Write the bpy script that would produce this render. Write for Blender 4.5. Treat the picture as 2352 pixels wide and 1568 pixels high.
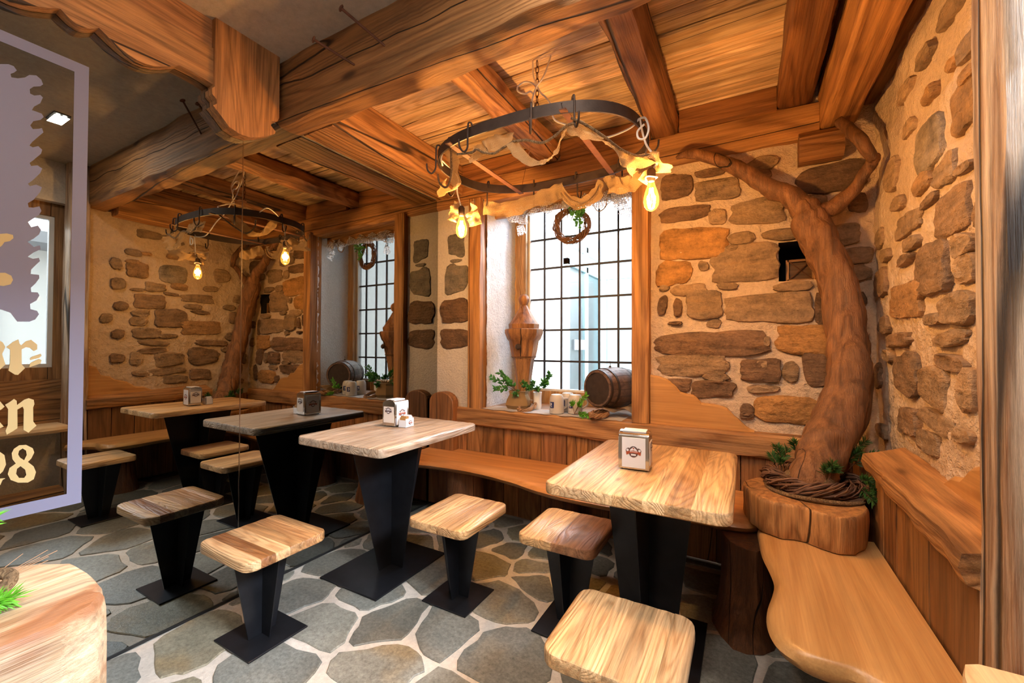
import bpy, bmesh, math, random
from mathutils import Vector, Matrix, noise
random.seed(11)
PI = math.pi
S = bpy.context.scene
for o in list(bpy.data.objects): bpy.data.objects.remove(o)

# ------------------------------------------------------------------ camera, world, exposure, lights
cam_d = bpy.data.cameras.new('camera'); cam = bpy.data.objects.new('camera', cam_d); S.collection.objects.link(cam)
F_PX = 962.02; YAW = math.radians(29.2256); PIT = math.radians(.8115); ROL = math.radians(.207)
cam_d.sensor_width = 36; cam_d.lens = F_PX/2352*36; cam_d.clip_start = .02; cam_d.clip_end = 200
fw = Vector((-math.sin(YAW)*math.cos(PIT), math.cos(YAW)*math.cos(PIT), math.sin(PIT)))
rt = Vector((math.cos(YAW), math.sin(YAW), 0)); up = rt.cross(fw)
r2 = rt*math.cos(ROL)+up*math.sin(ROL); u2 = -rt*math.sin(ROL)+up*math.cos(ROL)
cam.matrix_world = Matrix(((r2.x, u2.x, -fw.x, 2.2223), (r2.y, u2.y, -fw.y, 0), (r2.z, u2.z, -fw.z, 1.25), (0, 0, 0, 1)))
S.camera = cam
S.view_settings.view_transform = 'Standard'; S.view_settings.look = 'None'; S.view_settings.gamma = 1
S.view_settings.use_curve_mapping = False
S.view_settings.exposure = 0.12
try:
    S.cycles.max_bounces = 8; S.cycles.transparent_max_bounces = 24; S.cycles.sample_clamp_indirect = 6
    S.cycles.use_denoising = True; S.cycles.caustics_reflective = False; S.cycles.caustics_refractive = False
    S.cycles.use_adaptive_sampling = False; S.cycles.diffuse_bounces = 4; S.cycles.glossy_bounces = 5
except Exception: pass

w = bpy.data.worlds.new('daylight'); S.world = w; w.use_nodes = True
nt = w.node_tree; bg = nt.nodes['Background']
sky = nt.nodes.new('ShaderNodeTexSky'); sky.sky_type = 'HOSEK_WILKIE'; sky.turbidity = 8; sky.ground_albedo = .6
sky.sun_direction = Vector((.5, .5, .7)).normalized()
mixw = nt.nodes.new('ShaderNodeMix'); mixw.data_type = 'RGBA'; mixw.inputs[0].default_value = .25
mixw.inputs[6].default_value = (.93, .95, 1.0, 1)
nt.links.new(sky.outputs[0], mixw.inputs[7]); nt.links.new(mixw.outputs[2], bg.inputs[0])
bg.inputs[1].default_value = 7.5

def light(name, kind, loc, energy, color, **k):
    d = bpy.data.lights.new(name, kind); o = bpy.data.objects.new(name, d); S.collection.objects.link(o)
    o.location = loc; d.energy = energy; d.color = color
    for a, v in k.items():
        if a == 'rot': o.rotation_euler = v
        elif a == 'portal': d.cycles.is_portal = v
        else: setattr(d, a, v)
    return o
# portals guide the sky's light through the two windows
light('window_portal', 'AREA', (1.07, 3.42, 1.68), 1, (1, 1, 1), shape='RECTANGLE', size=1.15, size_y=1.65, rot=(-PI/2, 0, 0), portal=True)
light('window_portal', 'AREA', (3.02, .70, 1.72), 1, (1, 1, 1), shape='RECTANGLE', size=1.35, size_y=1.05, rot=(0, PI/2, 0), portal=True)
for p_, a_, sx_, sy_, e_ in (((2.15, 4.75, 3.3), (.5, 2.3, 1.1), 1.6, .6, 800), ((4.75, .75, 3.1), (1.6, .9, .8), 1.6, .6, 560)):
    o_ = light('added_daylight', 'AREA', p_, e_, (.84, .89, 1.0), shape='RECTANGLE', size=sx_, size_y=sy_)  # added area lamps above the sight line, boosting daylight through both windows
    o_.rotation_euler = (Vector(a_)-Vector(p_)).to_track_quat('-Z', 'Y').to_euler()
BULB = (1, .61, .31); NEUT = (1, .88, .76)
# recessed ceiling spots (bodies further down); all but the first added unseen for light
SPOTS = [(1.80, .945), (.50, .36), (1.20, .30), (2.40, .35), (1.9, -.4), (.7, -.5)]
AIM = [None, (.6, 1.9, .2), (1.4, 2.1, .2), (2.4, 2.2, .6), None, None]
for i, (x, y) in enumerate(SPOTS):
    if AIM[i]:
        d_ = Vector(AIM[i])-Vector((x, y, 2.76)); o_ = light('spot_lamp', 'SPOT', (x, y, 2.762), [0, 28, 62, 52][i], NEUT, shadow_soft_size=.05, spot_size=1.15, spot_blend=.9)
        o_.rotation_euler = d_.to_track_quat('-Z', 'Y').to_euler()
    else: light('spot_lamp', 'AREA', (x, y, 2.765), [9, 0, 0, 0, 16, 14][i], NEUT, shape='RECTANGLE', size=.16, size_y=.07)
# bulbs of the chandelier
light('bulb_lamp', 'POINT', (.819, 1.918, 1.93), 44, BULB, shadow_soft_size=.022)
light('bulb_lamp', 'POINT', (1.877, 1.808, 1.885), 44, BULB, shadow_soft_size=.022)
# ------------------------------------------------------------------ node helpers and materials
def newmat(name):
    m = bpy.data.materials.new(name); m.use_nodes = True
    return m, m.node_tree, m.node_tree.nodes['Principled BSDF']
def nd(t, typ, **k):
    n = t.nodes.new(typ)
    for a, v in k.items():
        if a.startswith('i_'): n.inputs[int(a[2:])].default_value = v
        else: setattr(n, a, v)
    return n
def math_(t, op, a, b=None, c=None, clamp=False):
    n = t.nodes.new('ShaderNodeMath'); n.operation = op; n.use_clamp = clamp
    for i, v in enumerate((a, b, c)):
        if v is None: continue
        if isinstance(v, (int, float)): n.inputs[i].default_value = v
        else: t.links.new(v, n.inputs[i])
    return n.outputs[0]
def mixc(t, fac, a, b, mode='MIX'):
    n = t.nodes.new('ShaderNodeMix'); n.data_type = 'RGBA'; n.blend_type = mode
    for s, v in ((0, fac), (6, a), (7, b)):
        if isinstance(v, (int, float)): n.inputs[s].default_value = v
        elif isinstance(v, tuple): n.inputs[s].default_value = (*v, 1) if len(v) == 3 else v
        else: t.links.new(v, n.inputs[s])
    return n.outputs[2]
def noise_(t, vec, scale, detail=3, rough=.5, dist=0):
    n = nd(t, 'ShaderNodeTexNoise'); n.inputs['Scale'].default_value = scale; n.inputs['Detail'].default_value = detail
    n.inputs['Roughness'].default_value = rough; n.inputs['Distortion'].default_value = dist
    t.links.new(vec, n.inputs['Vector']); return n.outputs['Fac']
def smooth(t, v, a, b):
    n = nd(t, 'ShaderNodeMapRange', interpolation_type='SMOOTHSTEP'); t.links.new(v, n.inputs[0])
    n.inputs[1].default_value = a; n.inputs[2].default_value = b; return n.outputs[0]
def smooth_lin(t, v, a, b, lo, hi):
    n = nd(t, 'ShaderNodeMapRange'); t.links.new(v, n.inputs[0])
    for k_, x_ in enumerate((a, b, lo, hi)): n.inputs[k_+1].default_value = x_
    return n.outputs[0]
def coords(t, axis=None, stretch=.12):
    tc = nd(t, 'ShaderNodeTexCoord'); oi = nd(t, 'ShaderNodeObjectInfo')
    comb = nd(t, 'ShaderNodeCombineXYZ')
    for i, k in enumerate((41., 17., 29.)): t.links.new(math_(t, 'MULTIPLY', oi.outputs['Random'], k), comb.inputs[i])
    add = nd(t, 'ShaderNodeVectorMath', operation='ADD'); t.links.new(tc.outputs['Object'], add.inputs[0]); t.links.new(comb.outputs[0], add.inputs[1])
    if axis is None: return add.outputs[0], oi
    mp = nd(t, 'ShaderNodeMapping'); s = [1, 1, 1]; s['xyz'.index(axis)] = stretch; mp.inputs['Scale'].default_value = s
    t.links.new(add.outputs[0], mp.inputs[0]); return mp.outputs[0], oi
def bump(t, b, h, strength, dist=.01):
    n = nd(t, 'ShaderNodeBump'); n.inputs['Strength'].default_value = strength; n.inputs['Distance'].default_value = dist
    t.links.new(h, n.inputs['Height']); t.links.new(n.outputs[0], b.inputs['Normal'])

def wood(name, light_, dark, axis, rings=16, scale=1.0, rough=.5, bumps=.5, ringmix=.6, crack=0.0, knots=.8, stretch=.10, grey=None, gs=1.1, st=.45):
    m, t, b = newmat(name)
    v, oi = coords(t, axis, stretch)
    raw, _ = coords(t, axis, .35)
    n1 = noise_(t, v, 3.2*scale, 2, .45, .4)
    ring = math_(t, 'SINE', math_(t, 'MULTIPLY', n1, rings*2*PI*.5))
    ring = math_(t, 'MULTIPLY_ADD', ring, .5, .5)
    ring = math_(t, 'POWER', ring, 2.2)
    v2, _ = coords(t, axis, .02)
    fine = noise_(t, v2, 130*scale, 4, .65)
    v3, _ = coords(t, axis, .05); streak = noise_(t, v3, 22*scale, 5, .7)
    big = noise_(t, v, 1.6*scale, 2, .5)
    f = math_(t, 'ADD', math_(t, 'MULTIPLY', ring, ringmix), math_(t, 'MULTIPLY', math_(t, 'SUBTRACT', fine, .38), 1.3), clamp=True)
    col = mixc(t, f, light_, dark)
    tone = math_(t, 'MULTIPLY_ADD', big, .9, .52)
    col = mixc(t, 1.0, col, tone, 'MULTIPLY')
    col = mixc(t, 1.0, col, smooth_lin(t, streak, .28, .62, st, 1.18-(st-.45)*.3), 'MULTIPLY')
    if grey:
        g = smooth(t, noise_(t, v, gs, 3), .5, .62)
        col = mixc(t, math_(t, 'MULTIPLY', g, .85), col, grey)
    if knots:
        vo = nd(t, 'ShaderNodeTexVoronoi'); vo.inputs['Scale'].default_value = 4.2*scale; t.links.new(raw, vo.inputs['Vector'])
        kk = smooth(t, vo.outputs['Distance'], .11, .03)
        ring_k = smooth(t, vo.outputs['Distance'], .22, .05)
        kk2 = math_(t, 'MULTIPLY', kk, knots)
        col = mixc(t, math_(t, 'MULTIPLY', ring_k, .35*knots), col, dark)
        col = mixc(t, kk2, col, tuple(c*.35 for c in dark))
    h = math_(t, 'ADD', math_(t, 'MULTIPLY', ring, -.5), fine)
    if crack:
        cv, _ = coords(t, axis, .05)
        cn = math_(t, 'ABSOLUTE', math_(t, 'SUBTRACT', noise_(t, cv, 3.4, 1.0, .35), .5))
        ck = smooth(t, cn, .007*crack, .001)
        col = mixc(t, math_(t, 'MULTIPLY', ck, .93), col, (.012, .006, .003))
        h = math_(t, 'SUBTRACT', h, math_(t, 'MULTIPLY', ck, 2.5))
    col = mixc(t, 1.0, col, oi.outputs['Color'], 'MULTIPLY')
    t.links.new(col, b.inputs['Base Color']); b.inputs['Roughness'].default_value = rough
    bump(t, b, h, bumps, .004)
    return m
def plain(name, col, rough=.5, metal=0, nscale=0, namt=.15, bs=0, emit=None, es=0):
    m, t, b = newmat(name); b.inputs['Base Color'].default_value = (*col, 1); b.inputs['Roughness'].default_value = rough; b.inputs['Metallic'].default_value = metal
    if nscale:
        v, oi = coords(t); n = noise_(t, v, nscale, 4, .6)
        c = mixc(t, 1.0, mixc(t, n, tuple(x*(1-namt) for x in col), tuple(min(1, x*(1+namt)) for x in col)), oi.outputs['Color'], 'MULTIPLY')
        t.links.new(c, b.inputs['Base Color'])
        if bs: bump(t, b, n, bs, .004)
    if emit: b.inputs['Emission Color'].default_value = (*emit, 1); b.inputs['Emission Strength'].default_value = es
    return m

BL, BD = (.44, .225, .085), (.16, .062, .020)      # old timber
M = {}
for a in 'xyz':
    M['beam'+a] = wood('old_timber_'+a, BL, BD, a, rings=34, scale=1.0, rough=.6, bumps=1.0, ringmix=.5, crack=1.0, knots=.9)
    M['board'+a] = wood('board_pine_'+a, (.42, .21, .08), (.18, .075, .024), a, rings=40, scale=1.5, rough=.5, bumps=.5, ringmix=.45, crack=.35)
    M['top'+a] = wood('table_pine_'+a, (.74, .52, .29), (.38, .19, .075), a, rings=44, scale=2.0, rough=.30, bumps=.6, ringmix=.45, knots=.7)
    M['seat'+a] = wood('bench_spruce_'+a, (.66, .38, .15), (.40, .18, .055), a, rings=22, scale=1.1, rough=.30, bumps=.12, ringmix=.28, st=.82, knots=.25)
M['ceil'] = wood('ceiling_pine', (.80, .57, .34), (.46, .26, .11), 'x', rings=44, scale=1.5, rough=.6, bumps=.6, ringmix=.5, crack=.45)
M['trunk'] = wood('driftwood', (.30, .135, .055), (.10, .040, .016), 'z', rings=16, scale=1.6, rough=.45, bumps=1.6, ringmix=.4, crack=.3, knots=.12, stretch=.15)
M['log'] = wood('log_end', (.80, .60, .39), (.48, .26, .11), 'y', rings=16, scale=2.0, rough=.45, bumps=.6, ringmix=.35, grey=(.30, .10, .03), gs=7, knots=.4, stretch=.35)
M['slab'] = wood('trunk_slab_wood', (.62, .36, .15), (.26, .11, .035), 'z', rings=14, scale=2.2, rough=.5, bumps=1.0, ringmix=.5, crack=.9, knots=.4, stretch=.22)
M['post'] = wood('weathered_post', (.86, .66, .48), (.28, .125, .055), 'z', rings=12, scale=2.6, rough=.45, bumps=1.3, ringmix=.6, crack=1.4, knots=.5, stretch=.06)
M['carved'] = wood('carved_wood', (.40, .19, .07), (.16, .065, .022), 'z', rings=8, scale=2, rough=.55, bumps=.8, crack=.5, knots=0)
M['barrel'] = wood('barrel_wood', (.17, .10, .07), (.085, .045, .03), 'x', rings=8, scale=2, rough=.5, bumps=.4, knots=0)

def stone_mat(name, sc=1.0, amt=.6, rough=.75, bs=1.0, streak=True):
    m, t, b = newmat(name); v, oi = coords(t)
    n1 = noise_(t, v, 9*sc, 5, .65); n2 = noise_(t, v, 45*sc, 4, .7)
    if streak:
        mp = nd(t, 'ShaderNodeMapping'); mp.inputs['Scale'].default_value = (.35, .35, 1.6); t.links.new(v, mp.inputs[0]); n3 = noise_(t, mp.outputs[0], 16, 4, .6)
    else: n3 = noise_(t, v, 4*sc, 2)
    k = math_(t, 'ADD', math_(t, 'MULTIPLY', n1, .8), math_(t, 'ADD', math_(t, 'MULTIPLY', n2, .7), math_(t, 'MULTIPLY', n3, .9)))
    k = math_(t, 'MULTIPLY_ADD', k, amt*2.4, 1-amt*2.4*1.2)
    col = mixc(t, 1.0, oi.outputs['Color'], math_(t, 'MAXIMUM', k, .25), 'MULTIPLY')
    col = mixc(t, math_(t, 'MULTIPLY', smooth(t, n3, .55, .75), .35), col, (.34, .17, .05))
    t.links.new(col, b.inputs['Base Color']); b.inputs['Roughness'].default_value = rough
    bump(t, b, math_(t, 'ADD', n1, math_(t, 'ADD', math_(t, 'MULTIPLY', n2, .6), n3)), bs, .012)
    return m
M['stone'] = stone_mat('rubble_stone', 1.3, .75, bs=1.3)
def floor_stone():
    m, t, b = newmat('flagstone_slate'); v, oi = coords(t)
    n1 = noise_(t, v, 7, 6, .7); n2 = noise_(t, v, 60, 5, .8); n3 = noise_(t, v, 2.6, 3)
    col = mixc(t, n1, (.12, .122, .105), (.31, .295, .245))
    col = mixc(t, math_(t, 'MULTIPLY', smooth(t, n3, .56, .7), .55), col, (.27, .18, .075))
    col = mixc(t, 1.0, col, math_(t, 'MULTIPLY_ADD', n2, 2.4, -.15), 'MULTIPLY')
    col = mixc(t, 1.0, col, oi.outputs['Color'], 'MULTIPLY')
    t.links.new(col, b.inputs['Base Color']); b.inputs['Roughness'].default_value = .42
    bump(t, b, math_(t, 'ADD', n1, math_(t, 'MULTIPLY', n2, .5)), .55, .006)
    return m
M['flag'] = floor_stone()
def rough_plaster(name, c1, c2, sc, bs, dist=.012):
    m, t, b = newmat(name)
    tc = nd(t, 'ShaderNodeTexCoord'); v = tc.outputs['Object']
    n1 = noise_(t, v, 3*sc, 4, .6); n2 = noise_(t, v, 38*sc, 4, .7)
    col = mixc(t, n1, c1, c2); col = mixc(t, 1.0, col, math_(t, 'MULTIPLY_ADD', n2, .55, .72), 'MULTIPLY')
    t.links.new(col, b.inputs['Base Color']); b.inputs['Roughness'].default_value = .9
    bump(t, b, math_(t, 'ADD', math_(t, 'MULTIPLY', n1, 1.5), n2), bs, dist)
    return m
M['mortar'] = rough_plaster('wall_mortar', (.62, .45, .31), (.74, .57, .42), 1, 1.0, .02)
M['fmortar'] = rough_plaster('floor_mortar', (.52, .46, .39), (.70, .63, .55), 1.4, .5)
M['plaster'] = rough_plaster('ceiling_plaster', (.40, .33, .25), (.54, .46, .36), .8, .4)
M['white'] = rough_plaster('reveal_plaster', (.74, .73, .75), (.86, .85, .86), 1.6, 1.0, .016)
M['pier'] = rough_plaster('pier_plaster', (.66, .58, .50), (.76, .69, .61), 1.6, .8, .01)
def mirror():
    m, t, b = newmat('tinted_mirror'); b.inputs['Base Color'].default_value = (.36, .37, .35, 1); b.inputs['Metallic'].default_value = 1; b.inputs['Roughness'].default_value = 0
    return m
M['mirror'] = mirror()
M['frost'] = plain('frosted_film', (.18, .18, .265), .6)
M['gold'] = plain('gold_film', (.50, .38, .17), .5)
M['seam'] = plain('mirror_edge', (.30, .28, .26), .15, 1)
M['steel'] = plain('black_steel', (.022, .023, .028), .33, .55, 14, .5, .08)
M['iron'] = plain('dark_iron', (.055, .036, .028), .55, .5, 25, .5, .3)
M['rust'] = plain('rusty_iron', (.14, .055, .03), .75, .3, 30, .5, .4)
M['chrome'] = plain('chrome', (.75, .74, .72), .12, 1)
M['whitep'] = plain('white_enamel', (.82, .80, .82), .3)
M['paper'] = plain('paper', (.80, .70, .62), .8)
M['crest'] = plain('crest_red', (.36, .07, .03), .5)
M['crestd'] = plain('crest_dark', (.09, .05, .05), .5)
M['cresto'] = plain('crest_orange', (.55, .18, .04), .5)
M['blue'] = plain('blue_label', (.02, .03, .13), .4)
M['mug'] = plain('stoneware', (.52, .48, .44), .22, 0, 12, .08)
M['cork'] = plain('sugar_brown', (.42, .22, .07), .8)
M['twig'] = plain('twig', (.17, .085, .05), .75, 0, 20, .5, .3)
M['twigl'] = plain('pale_twig', (.36, .20, .10), .75, 0, 20, .4, .3)
M['rope'] = wood('hemp_rope', (.50, .32, .16), (.24, .13, .05), 'z', rings=40, scale=6, rough=.9, bumps=1.5, knots=0, stretch=1)
M['cord'] = plain('white_cord', (.80, .76, .72), .6)
M['leaf'] = plain('green_leaf', (.045, .21, .035), .45, 0, 30, .5)
M['leafb'] = plain('bright_needles', (.12, .42, .02), .5, 0, 30, .4)
M['pine'] = plain('dark_needles', (.035, .11, .02), .55, 0, 30, .5)
M['dark'] = plain('dark_void', (.012, .010, .010), .9)
M['winwhite'] = plain('window_paint', (.80, .80, .80), .4)
M['lead'] = plain('lead_bar', (.05, .05, .06), .5, .4)
M['black'] = plain('black_plastic', (.015, .015, .015), .4)
M['led'] = plain('led', (1, 1, 1), .5, emit=(1, .93, .82), es=30)
M['fil'] = plain('filament', (1, .6, .2), .5, emit=(1, .50, .13), es=70)
M['bexw'] = plain('facade_white', (.80, .80, .78), .8)
M['bexg'] = plain('facade_grey', (.30, .31, .33), .7)
M['cyan'] = plain('door_frame_cyan', (.50, .72, .74), .4)
M['pave'] = plain('street', (.36, .36, .36), .9, 0, 6, .2)
M['tray'] = plain('white_crockery', (.85, .85, .85), .15)
def cloth(name, col, wscale, trans=.35, holes=0.0):
    m, t, b = newmat(name)
    uv = nd(t, 'ShaderNodeUVMap'); sep = nd(t, 'ShaderNodeSeparateXYZ'); t.links.new(uv.outputs[0], sep.inputs[0])
    sx = math_(t, 'SINE', math_(t, 'MULTIPLY', sep.outputs[0], wscale)); sy = math_(t, 'SINE', math_(t, 'MULTIPLY', sep.outputs[1], wscale))
    k = math_(t, 'MULTIPLY_ADD', math_(t, 'ADD', sx, sy), .16, .72)
    c = mixc(t, 1.0, col, k, 'MULTIPLY'); t.links.new(c, b.inputs['Base Color']); b.inputs['Roughness'].default_value = .9
    out = t.nodes['Material Output']; tr = nd(t, 'ShaderNodeBsdfTranslucent'); t.links.new(c, tr.inputs[0])
    mx = nd(t, 'ShaderNodeMixShader'); mx.inputs[0].default_value = trans; t.links.new(b.outputs[0], mx.inputs[1]); t.links.new(tr.outputs[0], mx.inputs[2])
    tp = nd(t, 'ShaderNodeBsdfTransparent'); mx2 = nd(t, 'ShaderNodeMixShader')
    if holes: 
        hol = smooth(t, math_(t, 'ADD', sx, sy), holes, holes-.5); t.links.new(hol, mx2.inputs[0])
    else: mx2.inputs[0].default_value = .1
    t.links.new(mx.outputs[0], mx2.inputs[1]); t.links.new(tp.outputs[0], mx2.inputs[2]); t.links.new(mx2.outputs[0], out.inputs[0])
    bump(t, b, math_(t, 'ADD', sx, sy), .5, .001)
    return m
M['burlap'] = cloth('burlap', (.50, .32, .15), 1500, .25, -1.0)
M['lace'] = cloth('white_lace', (.84, .80, .78), 420, .5, -.7)
M['doily'] = cloth('white_doily', (.82, .80, .82), 900, .2, -1.4)
def glass(name, tint, refl=.06):
    m = bpy.data.materials.new(name); m.use_nodes = True; t = m.node_tree; t.nodes.clear()
    out = nd(t, 'ShaderNodeOutputMaterial'); tp = nd(t, 'ShaderNodeBsdfTransparent'); tp.inputs[0].default_value = (*tint, 1)
    gl = nd(t, 'ShaderNodeBsdfGlossy'); gl.inputs['Roughness'].default_value = .02
    fr = nd(t, 'ShaderNodeFresnel'); fr.inputs[0].default_value = 1.45; mx = nd(t, 'ShaderNodeMixShader')
    t.links.new(math_(t, 'MULTIPLY', fr.outputs[0], refl*14), mx.inputs[0]); t.links.new(tp.outputs[0], mx.inputs[1]); t.links.new(gl.outputs[0], mx.inputs[2]); t.links.new(mx.outputs[0], out.inputs[0])
    return m
M['glass'] = glass('window_glass', (.93, .96, .97)); M['amber'] = glass('amber_glass', (1, .80, .42), .07)
t_ = M['amber'].node_tree; em_ = nd(t_, 'ShaderNodeEmission'); em_.inputs[0].default_value = (1, .45, .08, 1); em_.inputs[1].default_value = .9
ad_ = nd(t_, 'ShaderNodeAddShader'); o_ = [n for n in t_.nodes if n.type == 'OUTPUT_MATERIAL'][0]; l_ = o_.inputs[0].links[0].from_socket; t_.links.new(l_, ad_.inputs[0]); t_.links.new(em_.outputs[0], ad_.inputs[1]); t_.links.new(ad_.outputs[0], o_.inputs[0])

# ------------------------------------------------------------------ mesh builder
WL = {}
def wl(o): return WL.get(o.name, Vector((0, 0, 0))) if o else Vector((0, 0, 0))
class MB:
    def __init__(s): s.v = []; s.f = []; s.uv = {}; s.mi = []
    def add(s, vs, fs, mi=0):
        b = len(s.v); s.v += [Vector(p) for p in vs]; s.f += [tuple(b+i for i in f) for f in fs]; s.mi += [mi]*len(fs); return b
    def box(s, x0, x1, y0, y1, z0, z1, mi=0):
        s.add([(x, y, z) for x in (x0, x1) for y in (y0, y1) for z in (z0, z1)], [(0, 1, 3, 2), (4, 6, 7, 5), (0, 4, 5, 1), (2, 3, 7, 6), (0, 2, 6, 4), (1, 5, 7, 3)], mi); return s
    def loft(s, rings, cap=True, closed=False, mi=0):
        n = len(rings[0]); vs = [p for r in rings for p in r]; fs = []
        m = len(rings)
        for i in range(m if closed else m-1):
            for j in range(n):
                a, b_ = i*n+j, i*n+(j+1) % n; c, d = ((i+1) % m)*n+(j+1) % n, ((i+1) % m)*n+j
                fs.append((a, b_, c, d))
        if cap and not closed: fs.append(tuple(range(n))[::-1]); fs.append(tuple((m-1)*n+j for j in range(n)))
        s.add(vs, fs, mi); return s
    def tube(s, path, r, n=6, closed=False, mi=0, rough=0.0, flat=1.0):
        P = [Vector(p) for p in path]; m = len(P); rings = []; prev = None
        for i, p in enumerate(P):
            tn = (P[(i+1) % m]-P[i-1]) if closed else (P[min(i+1, m-1)]-P[max(i-1, 0)])
            tn = tn.normalized() if tn.length > 1e-9 else Vector((0, 0, 1))
            if prev is None: a = tn.cross(Vector((0, 0, 1)) if abs(tn.z) < .9 else Vector((1, 0, 0))).normalized()
            else: a = (prev - tn*prev.dot(tn)).normalized()
            prev = a; b_ = tn.cross(a); rr = r[i] if isinstance(r, (list, tuple)) else r
            ring = []
            for j in range(n):
                an = 2*PI*j/n; q = rr
                if rough: q *= 1+rough*(noise.noise(Vector((math.cos(an)*1.3+i*.45, math.sin(an)*1.3, p.z*5)))*2)
                ring.append(p+a*math.cos(an)*q+b_*math.sin(an)*q*flat)
            rings.append(ring)
        return s.loft(rings, cap=not closed, closed=closed, mi=mi)
    def lathe(s, prof, c=(0, 0, 0), n=20, axis=None, mi=0, twist=0.0, mod=None):
        ax = Vector(axis).normalized() if axis else Vector((0, 0, 1)); c = Vector(c)
        a = ax.cross(Vector((0, 0, 1)) if abs(ax.z) < .9 else Vector((1, 0, 0))).normalized(); b_ = ax.cross(a)
        rings = []
        for r, h in prof:
            rings.append([c+ax*h+(a*math.cos(2*PI*j/n+twist)+b_*math.sin(2*PI*j/n+twist))*max(r, 1e-4)*(mod(j) if mod else 1) for j in range(n)])
        return s.loft(rings, mi=mi)
    def prism(s, poly, e0, e1, plane='xy', bevel=0.0, mi=0, jit=0.0):
        """polygon in a plane, extruded from e0 to e1; the e1 face inset by bevel"""
        c = [sum(p[k] for p in poly)/len(poly) for k in (0, 1)]
        def P(u, v, e): return {'xy': (u, v, e), 'xz': (u, e, v), 'yz': (e, u, v)}[plane]
        def ins(d):
            out = []
            for u, v in poly:
                L = math.hypot(u-c[0], v-c[1]) or 1; k = max(0, 1-d/L); out.append((c[0]+(u-c[0])*k, c[1]+(v-c[1])*k))
            return out
        rings = [[P(u, v, e0) for u, v in poly]]
        if bevel:
            sg = 1 if e1 > e0 else -1
            rings.append([P(u, v, e1-sg*bevel*.8) for u, v in poly]); rings.append([P(u, v, e1+random.uniform(-jit, jit)) for u, v in ins(bevel)])
        else: rings.append([P(u, v, e1) for u, v in poly])
        return s.loft(rings, mi=mi)
    def build(s, name, mat, parent=None, smooth=False, color=None, origin=None, kind=None, label=None):
        me = bpy.data.meshes.new(name)
        if origin is None:
            lo = [min(p[k] for p in s.v) for k in range(3)]; hi = [max(p[k] for p in s.v) for k in range(3)]
            origin = Vector(((lo[0]+hi[0])/2, (lo[1]+hi[1])/2, lo[2]))
        origin = Vector(origin)
        me.from_pydata([p-origin for p in s.v], [], s.f)
        ms = mat if isinstance(mat, (list, tuple)) else [mat]
        for k in ms: me.materials.append(M[k] if isinstance(k, str) else k)
        if len(ms) > 1: me.polygons.foreach_set('material_index', s.mi)
        if s.uv:
            uvl = me.uv_layers.new(name='UVMap')
            for lp in me.loops: uvl.data[lp.index].uv = s.uv.get(lp.vertex_index, (0, 0))
        bm = bmesh.new(); bm.from_mesh(me); bmesh.ops.recalc_face_normals(bm, faces=bm.faces); bm.to_mesh(me); bm.free()
        if smooth:
            me.polygons.foreach_set('use_smooth', [True]*len(me.polygons))
            if smooth != 'all':
                try: me.set_sharp_from_angle(angle=math.radians(38))
                except Exception: pass
        o = bpy.data.objects.new(name, me); S.collection.objects.link(o)
        if parent: o.parent = parent
        o.location = origin-wl(parent); WL[o.name] = origin
        if color: o.color = (*color, 1)
        if kind: o['kind'] = kind
        if label: o['label'] = label
        return o
def tag(o, label=None, cat=None, group=None, kind=None):
    if label: o['label'] = label
    if cat: o['category'] = cat
    if group: o['group'] = group
    if kind: o['kind'] = kind
    return o
def empty(name, loc, label, cat, group=None):
    o = bpy.data.objects.new(name, None); S.collection.objects.link(o); o.location = loc; o.empty_display_size = .05; WL[o.name] = Vector(loc)
    return tag(o, label, cat, group)
def copy_tree(root, loc, label, dz=None, rot=0):
    r = root.copy(); S.collection.objects.link(r); r.location = loc; r.rotation_euler = (0, 0, rot); r['label'] = label
    for ch in list(root.children):
        c = ch.copy(); S.collection.objects.link(c); c.parent = r
        for g in ch.children:
            d = g.copy(); S.collection.objects.link(d); d.parent = c
    return r
def nz(x, y, z, s=1.0): return noise.noise(Vector((x*s, y*s, z*s)))
def spl(pts, n=6):
    """Catmull-Rom through points"""
    P = [Vector(p) for p in pts]; out = []
    for i in range(len(P)-1):
        p0 = P[max(i-1, 0)]; p1 = P[i]; p2 = P[i+1]; p3 = P[min(i+2, len(P)-1)]
        for k in range(n):
            t = k/n; out.append(.5*((2*p1)+(p2-p0)*t+(2*p0-5*p1+4*p2-p3)*t*t+(3*p1-p0-3*p2+p3)*t**3))
    out.append(P[-1]); return out

# rough hewn beam along an axis
def beam_mb(x0, x1, y0, y1, z0, z1, axis, rough=.006, ch=.014, seg=14):
    mb = MB(); rings = []
    lo = {'x': x0, 'y': y0, 'z': z0}[axis]; hi = {'x': x1, 'y': y1, 'z': z1}[axis]
    (a0, a1), (b0, b1) = {'x': ((y0, y1), (z0, z1)), 'y': ((x0, x1), (z0, z1)), 'z': ((x0, x1), (y0, y1))}[axis]
    sd = random.uniform(0, 99); c = ch
    base = [(a0+c, b0), ((a0+a1)/2, b0), (a1-c, b0), (a1, b0+c), (a1, (b0+b1)/2), (a1, b1-c), (a1-c, b1), ((a0+a1)/2, b1), (a0+c, b1), (a0, b1-c), (a0, (b0+b1)/2), (a0, b0+c)]
    for i in range(seg+1):
        t = lo+(hi-lo)*i/seg; r = []
        for k, (a, b_) in enumerate(base):
            da = nz(t*4+sd, k*.9, 3)*rough*1.6; db = nz(t*4+sd, k*.9, 40)*rough*1.6
            q = (a+da, b_+db); r.append({'x': (t, q[0], q[1]), 'y': (q[0], t, q[1]), 'z': (q[0], q[1], t)}[axis])
        rings.append(r)
    return mb.loft(rings)

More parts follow.
